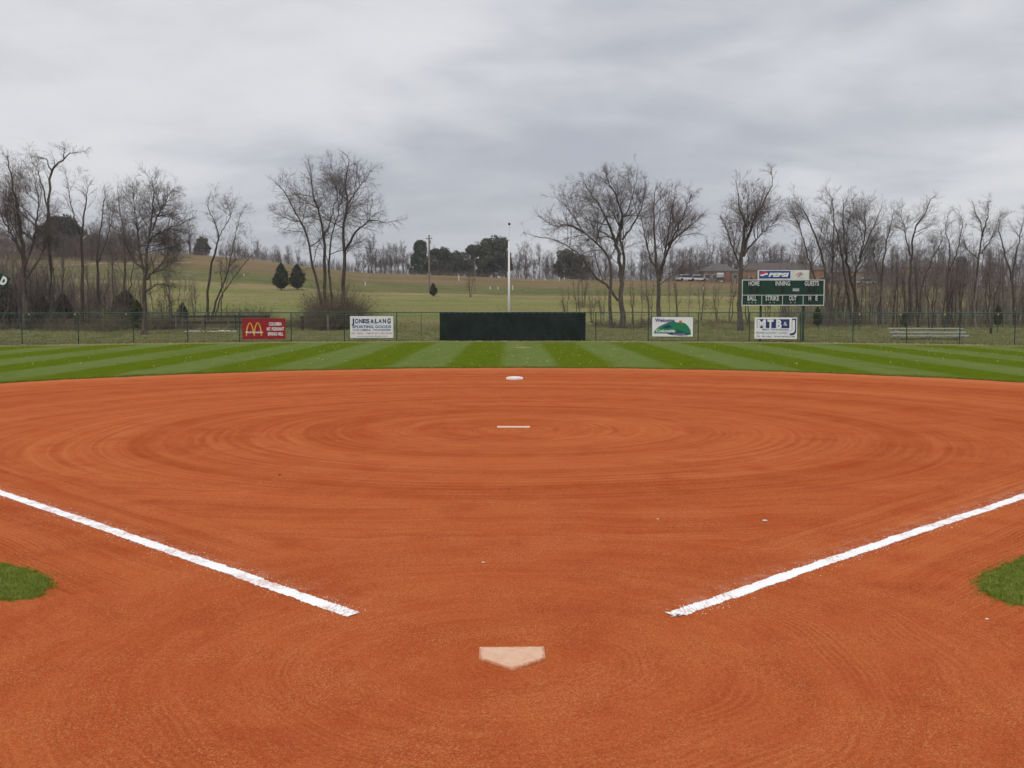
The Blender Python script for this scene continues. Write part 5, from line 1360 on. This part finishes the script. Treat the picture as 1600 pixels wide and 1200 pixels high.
# tilted sign at the left edge
Yt = 62.0; p0 = W(3, 437, Yt); r = empty('tilted_sign', (p0[0] - 1.2, Yt, 0), 0, 'dark green tilted sign with a white letter cut by the left edge', 'sign')
ang = math.radians(-27); ca, sa = math.cos(ang), math.sin(ang)
pan = MB().box(-3.4, .42, -.02, .02, -.32, .32, .004).build('panel', m_board, r); pan.location = (1.2, 0, p0[2]); pan.rotation_euler = (0, -ang, 0)
tl = text_mesh('lettering', 'D', .46, m_white, pan, .14, -.23, -.027, wid=.34, bold=.07)
for xx in (-1.9, .0): MB().cyl((xx, .07, -.2), (xx, .07, p0[2] + .05 - (xx - 1.2) * .5), .04, n=8).build('post', m_greenpost, r)

# ------------------------------------------------------------ bleacher
Yb = 68.4
def bl_pt(px, row, Y): q = W(px, row, Y); return q
q0, q1 = W(1391, 517, Yb + .9), W(1510, 518.5, Yb + .5)
L = q1[0] - q0[0]; gzb = float(terrain_z(q0[0], Yb))
r = empty('bleacher', ((q0[0] + q1[0]) / 2 - .1, Yb + .4, gzb), math.radians(-3.5), 'low silver aluminium bleacher of three rows standing behind the fence', 'bleacher')
for k, (yy_, zz_, xo) in enumerate(((-.55, .32, -.06), (.05, .52, -.03), (.65, .74, 0))):
    for j in range(1 if k < 2 else 1):
        MB().box(-L / 2 + xo, L / 2 + xo, yy_ - .13, yy_ + .13, zz_ - .04, zz_, .006).build('seat_plank', m_alu, r)
    if k: MB().box(-L / 2 + xo, L / 2 + xo, yy_ - .42, yy_ - .20, zz_ - .32, zz_ - .285, .005).build('foot_plank', m_alu, r)
for xx in (-L * .42, 0, L * .42):
    f_ = MB(); f_.box(xx - .02, xx + .02, -.7, .85, -.02, .025)
    for yy_, zz_ in ((-.55, .28), (.05, .48), (.65, .70)): f_.box(xx - .021, xx + .021, yy_ - .022, yy_ + .022, .026, zz_ - .002)
    f_.cyl((xx + .03, -.6, .05), (xx + .03, .6, .66), .014, n=5); f_.cyl((xx + .03, .75, .05), (xx + .03, -.4, .38), .014, n=5)
    f_.build('support_frame', m_galv, r)

# ------------------------------------------------------------ farm fence behind with yellow insulators
r0 = empty('wire_fence', (0, 78, 0), 0, 'old farm fence of thin posts and wires with yellow insulators', 'fence')
px_list = [-26, 45, 117, 197, 268, 345, 420, 500, 580, 658, 740, 830, 905, 990, 1077, 1160, 1210, 1280, 1343, 1407, 1477, 1560, 1640]
post0 = None; pv = []
for px in px_list:
    Y = 77.0 if px < 400 else (78 if px < 1200 else 79); g = ground_at(px, Y)
    pv.append(g + np.array((0, 0, 0)))
    if post0 is None: post0 = MB().box(-.018, .018, -.018, .018, -.2, 1.32).build('post', m_greenpost, r0); q = post0; ins0 = MB().box(-.04, .04, -.06, -.02, 1.18, 1.34, .008).build('insulator', m_yellow, post0); c2 = ins0
    else:
        q = post0.copy(); col.objects.link(q); q.parent = r0; c2 = None
        if px < 210 or px > 1330: c2 = ins0.copy(); col.objects.link(c2); c2.parent = q
    q.location = tuple(map(float, g - np.array((0, 78, 0))))
pv = np.array(pv)
for zz_ in (.45, .85, 1.25):
    p = (pv + np.array((0, -.03 - 78, zz_)))[None]; v, f = tubes(p, np.full((1, len(pv)), .004), 3, tip=False); link('wire', mesh_np('wire', v, f, m_galv), r0)
# wooden posts of an older fence
for px, rt, Y, m_, wd_, lab in ((472, 494, 80, m_darkwood, .11, 'dark wooden brace post left of the brushy thicket'), (274, 494, 79, m_oldwood, .07, 'grey wooden post left of the pale rocks'), (284, 498, 80, m_oldwood, .05, 'thin grey wooden stake beside the grey post'),
                      (316, 496, 79.5, m_oldwood, .08, 'grey wooden post behind the row of pale rocks'), (356, 497, 80, m_oldwood, .07, 'grey wooden post left of the red sign'), (1549.5, 512, 75, m_darkwood, .10, 'short dark wooden post right of the bleacher'), (512, 492, 79, m_oldwood, .09, 'pale wooden post in front of the brushy thicket')):
    g = ground_at(px, Y); H = W(px, rt, Y)[2] - g[2]; bm = MB().cyl((0, 0, -.2), (.01, 0, H), wd_, wd_ * .9, n=8); o = bm.build('wooden_post', m_); o.location = tuple(map(float, g)); tag(o, lab, 'post', 'old wooden fence posts')
# field rails
r = empty('rail_fence', ground_at(320, 80.5), 0, 'dark low rail fence behind the pale rocks', 'fence')
for x0_ in (-2.3, 0, 2.3, 4.6): MB().box(x0_ - .04, x0_ + .04, -.04, .04, -.2, 1.15, .006).build('post', m_darkwood, r)
for zz_ in (.55, 1.0): MB().box(-2.6, 4.9, .045, .08, zz_ - .06, zz_ + .06, .006).build('rail', m_darkwood, r)
# pale rocks
rocks = []
for k in range(24):
    px = 288 + 78 * k / 23 + R.uniform(-1.5, 1.5); Y = 76.0 + R.uniform(-.4, .4) + (px - 290) * .012; g = ground_at(px, Y)
    if k < 4: o = rock('pale_rock', g, .16, m_stone, 50 + k, .7); rocks.append(o)
    else: o = rocks[k % 4].copy(); col.objects.link(o); o.location = tuple(map(float, g))
    s = R.uniform(.6, 1.25); o.scale = (s, s, s); o.rotation_euler = (0, 0, R.uniform(0, 6)); tag(o, 'pale rock in the row of rubble behind the fence left of the red sign', 'rock', 'row of pale rocks')

# ------------------------------------------------------------ poles on the slope
g = ground_at(671, 196); H = W(671, 367, 196)[2] - g[2]
r = empty('utility_pole', g, 0, 'tall brown wooden utility pole on the slope beside the smallest cedar', 'pole')
MB().cyl((0, 0, -.3), (0, 0, H), .19, .13, n=10).build('shaft', m_polewood, r)
MB().box(-.55, .55, -.16, -.08, H - .75, H - .63).build('crossarm', m_polewood, r)
for xx in (-.45, 0, .45): MB().cyl((xx, -.12, H - .62), (xx, -.12, H - .40), .05, n=6).build('insulator', m_galv, r)
MB().cyl((.22, -.05, H - 1.6), (.22, -.05, H - 1.0), .13, n=8).build('transformer', m_galv, r)
g = ground_at(742, 190); H = W(742, 403, 190)[2] - g[2]
r = empty('lamp_pole', g, 0, 'thin pole with a yard lamp on an arm right of the big cedar gap', 'lamp pole')
r['label'] = 'thin grey pole with a yard lamp in front of the broad ridge pines'
MB().cyl((0, 0, -.3), (0, 0, H), .10, .07, n=8).build('shaft', m_polewood, r); MB().cyl((0, 0, H - .2), (.6, 0, H + .15), .035, n=6).build('arm', m_galv, r); MB().cyl((.6, 0, H - .1), (.6, 0, H + .2), .20, .10, n=10).build('lamp_head', m_galv, r)
g = ground_at(790.5, 215); H = W(791, 375, 215)[2] - g[2]
r = empty('utility_pole', g, 0, 'dark utility pole seen immediately left of the white flagpole', 'pole')
MB().cyl((0, 0, -.3), (0, 0, H), .16, .11, n=8).build('shaft', m_darkwood, r); MB().cyl((0, 0, .02), (0, 0, 1.9), .24, .22, n=8).build('base_guard', m_rust, r)
MB().box(-.5, .5, -.14, -.07, H - .5, H - .4).build('crossarm', m_darkwood, r)
# white markers in the field
for i, (px, rb, Y) in enumerate(((766, 452, 205), (778, 453, 205), (801, 452, 205), (717, 439, 232), (833, 437, 244), (852, 437, 244), (874, 438, 244), (1099, 449, 212), (571, 450, 206), (382, 452, 205))):
    g = ground_at(px, Y); o = MB().box(-.085, .085, -.05, .05, -.1, .75, .01).build('marker_post', m_offwhite); o.location = tuple(map(float, g)); o.scale = (1, 1, R.uniform(.7, 1.3))
    tag(o, 'short white marker post standing in the far field', 'marker', 'white marker posts in the far field')
# pale drive on the left hill
for (ra, rb_, Ya, wd_) in ((0, 0, 214, 1.1), (0, 0, 196, .5)):
    n_ = 60; pxs = np.linspace(60, 300, n_); Yr = Ya + (pxs - 60) * (.055 if Ya > 200 else .01) + 1.2 * np.sin(pxs * .05); X = (pxs - 800) / FPX * Yr
    a_ = np.stack([X, Yr, tz(X, Yr) + .09], -1); b2 = np.stack([X, Yr + wd_, tz(X, Yr + wd_) + .09], -1)
    v = np.concatenate([a_, b2]); i = np.arange(n_ - 1); f = np.stack([i, i + 1, i + n_ + 1, i + n_], -1)
    o = link('path', mesh_np('path', v, f, m_gravel)); tag(o, kind='structure')

# ------------------------------------------------------------ far houses and cars
def house(px0, px1, Y, row_eave, row_ridge, wall, roofm, label, wins, door=None, hip=True, dep=8.0, porch=None, wing=None):
    cx_ = (px0 + px1) / 2; g = ground_at(cx_, Y); g[2] -= .1; s = Y / FPX; wd_ = (px1 - px0) * s; he = W(cx_, row_eave, Y)[2] - g[2]; hr_ = W(cx_, row_ridge, Y + dep / 2)[2] - g[2]
    r = empty('house', g, 0, label, 'house')
    MB().box(-wd_ / 2, wd_ / 2, 0, dep, -1, he).build('wall', wall, r)
    o_ = .45; i_ = dep * .45 if hip else 0
    MB().add([(-wd_ / 2 - o_, -o_, he - .1), (wd_ / 2 + o_, -o_, he - .1), (wd_ / 2 + o_, dep + o_, he - .1), (-wd_ / 2 - o_, dep + o_, he - .1), (-wd_ / 2 - o_ + i_, dep / 2, hr_), (wd_ / 2 + o_ - i_, dep / 2, hr_)],
             [(0, 1, 5, 4), (1, 2, 5), (2, 3, 4, 5), (3, 0, 4), (3, 2, 1, 0)]).build('roof', roofm, r)
    for (wx, wz, ww, wh) in wins:
        wf = MB().box(wx * wd_ - ww / 2 - .08, wx * wd_ + ww / 2 + .08, -.06, -.003, wz - wh / 2 - .08, wz + wh / 2 + .08).build('window', m_offwhite, r)
        MB().box(wx * wd_ - ww / 2, wx * wd_ + ww / 2, -.075, -.062, wz - wh / 2, wz + wh / 2).build('pane', m_glass, wf)
    if door: MB().box(door[0] * wd_ - .5, door[0] * wd_ + .5, -.08, -.003, 0, 2.1).build('door', door[1], r)
    if wing: MB().box(wing[0] * wd_, wing[1] * wd_, -.5, -.003, -.5, he - .25).build('brick_wing', wing[2], r)
    return r
house(1099, 1152, 262, 423, 412, m_tanbrick, m_roof, 'low tan house with a grey roof and red brick porch wall left of the scoreboard', [(-.38, 1.5, 1.4, 1.0), (-.18, 1.5, 1.0, 1.0), (.42, 1.5, .9, 1.0)], (.05, m_white), wing=(.10, .30, m_redbrick))
house(1157, 1290, 268, 421, 411, m_orangebrick, m_roof2, 'long orange brick house partly hidden behind the scoreboard', [(-.38, 1.3, .9, 1.0), (.46, 1.3, .8, 1.0)], None)
house(1322, 1362, 270, 424, 414, m_tanbrick, m_roof, 'small pale house with a white door between the scoreboard and brick house', [(-.3, 1.5, 1.0, 1.0), (.4, 1.5, .8, 1.0)], (.12, m_white))
house(1414, 1478, 262, 417, 406, m_orangebrick, m_roof2, 'orange brown brick house with small windows seen through the right-hand trees', [(-.36, 3.2, .9, 1.2), (-.12, 3.2, .9, 1.2), (.15, 3.2, .9, 1.2), (.38, 3.2, .9, 1.2), (-.3, 1.1, 1.0, 1.1), (.3, 1.1, 1.0, 1.1)], (.0, m_white))
house(1050, 1090, 300, 426, 417, m_offwhite, m_roof, 'pale low house partly hidden by ridge trees left of the tan house', [(-.3, 1.4, 1.0, 1.0), (.2, 1.4, 1.0, 1.0)], None)
def car(px, Y, rz, body, roofm, label, L=4.5, H=1.45, cab=(.30, .85)):
    g = ground_at(px, Y); r = empty('parked_car', g + np.array((0, 0, .1)), rz, label, 'car')
    prof = [(-.5, .30), (-.5, .62), (-.47, .70), (-.28, .74), (.30, .70), (.47, .60), (.5, .45), (.5, .30)]
    def extr(name, pts, w_, m_):
        n_ = len(pts); bm = MB(); bm.add([(p[0] * L, -w_ / 2, p[1]) for p in pts] + [(p[0] * L, w_ / 2, p[1]) for p in pts], [tuple(range(n_))[::-1], tuple(range(n_, 2 * n_))] + [(i, (i + 1) % n_, n_ + (i + 1) % n_, n_ + i) for i in range(n_)]); return bm.build(name, m_, r)
    k_ = H / 1.45
    extr('body', [(a, b * k_) for a, b in prof], 1.75, body)
    extr('cabin', [(-.34, .745 * k_), (-.24, 1.33 * k_), (.10, 1.33 * k_), (.24, .715 * k_)], 1.56, m_glass)
    extr('roof', [(-.25, 1.34 * k_), (-.22, H), (.08, H), (.11, 1.34 * k_)], 1.5, roofm)
    for xx in (-.31, .31):
        for yy_ in (-.80, .80): MB().cyl((xx * L, yy_ - .1, .32), (xx * L, yy_ + .1, .32), .32, n=12).build('wheel', m_tyre, r)
car(1071, 250, .3, m_carpaint, m_carpaint, 'white car parked on the ridge, left of the other white car')
car(1090, 251, .1, m_carpaint, m_carpaint, 'white car parked on the ridge nearest the tan house')
car(1125, 249, 1.35, m_cardark, m_carpaint, 'dark vehicle with a white top parked before the tan house', L=4.8, H=2.0)
car(1352, 250, .1, m_carpaint, m_carpaint, 'white car parked before the small pale house')
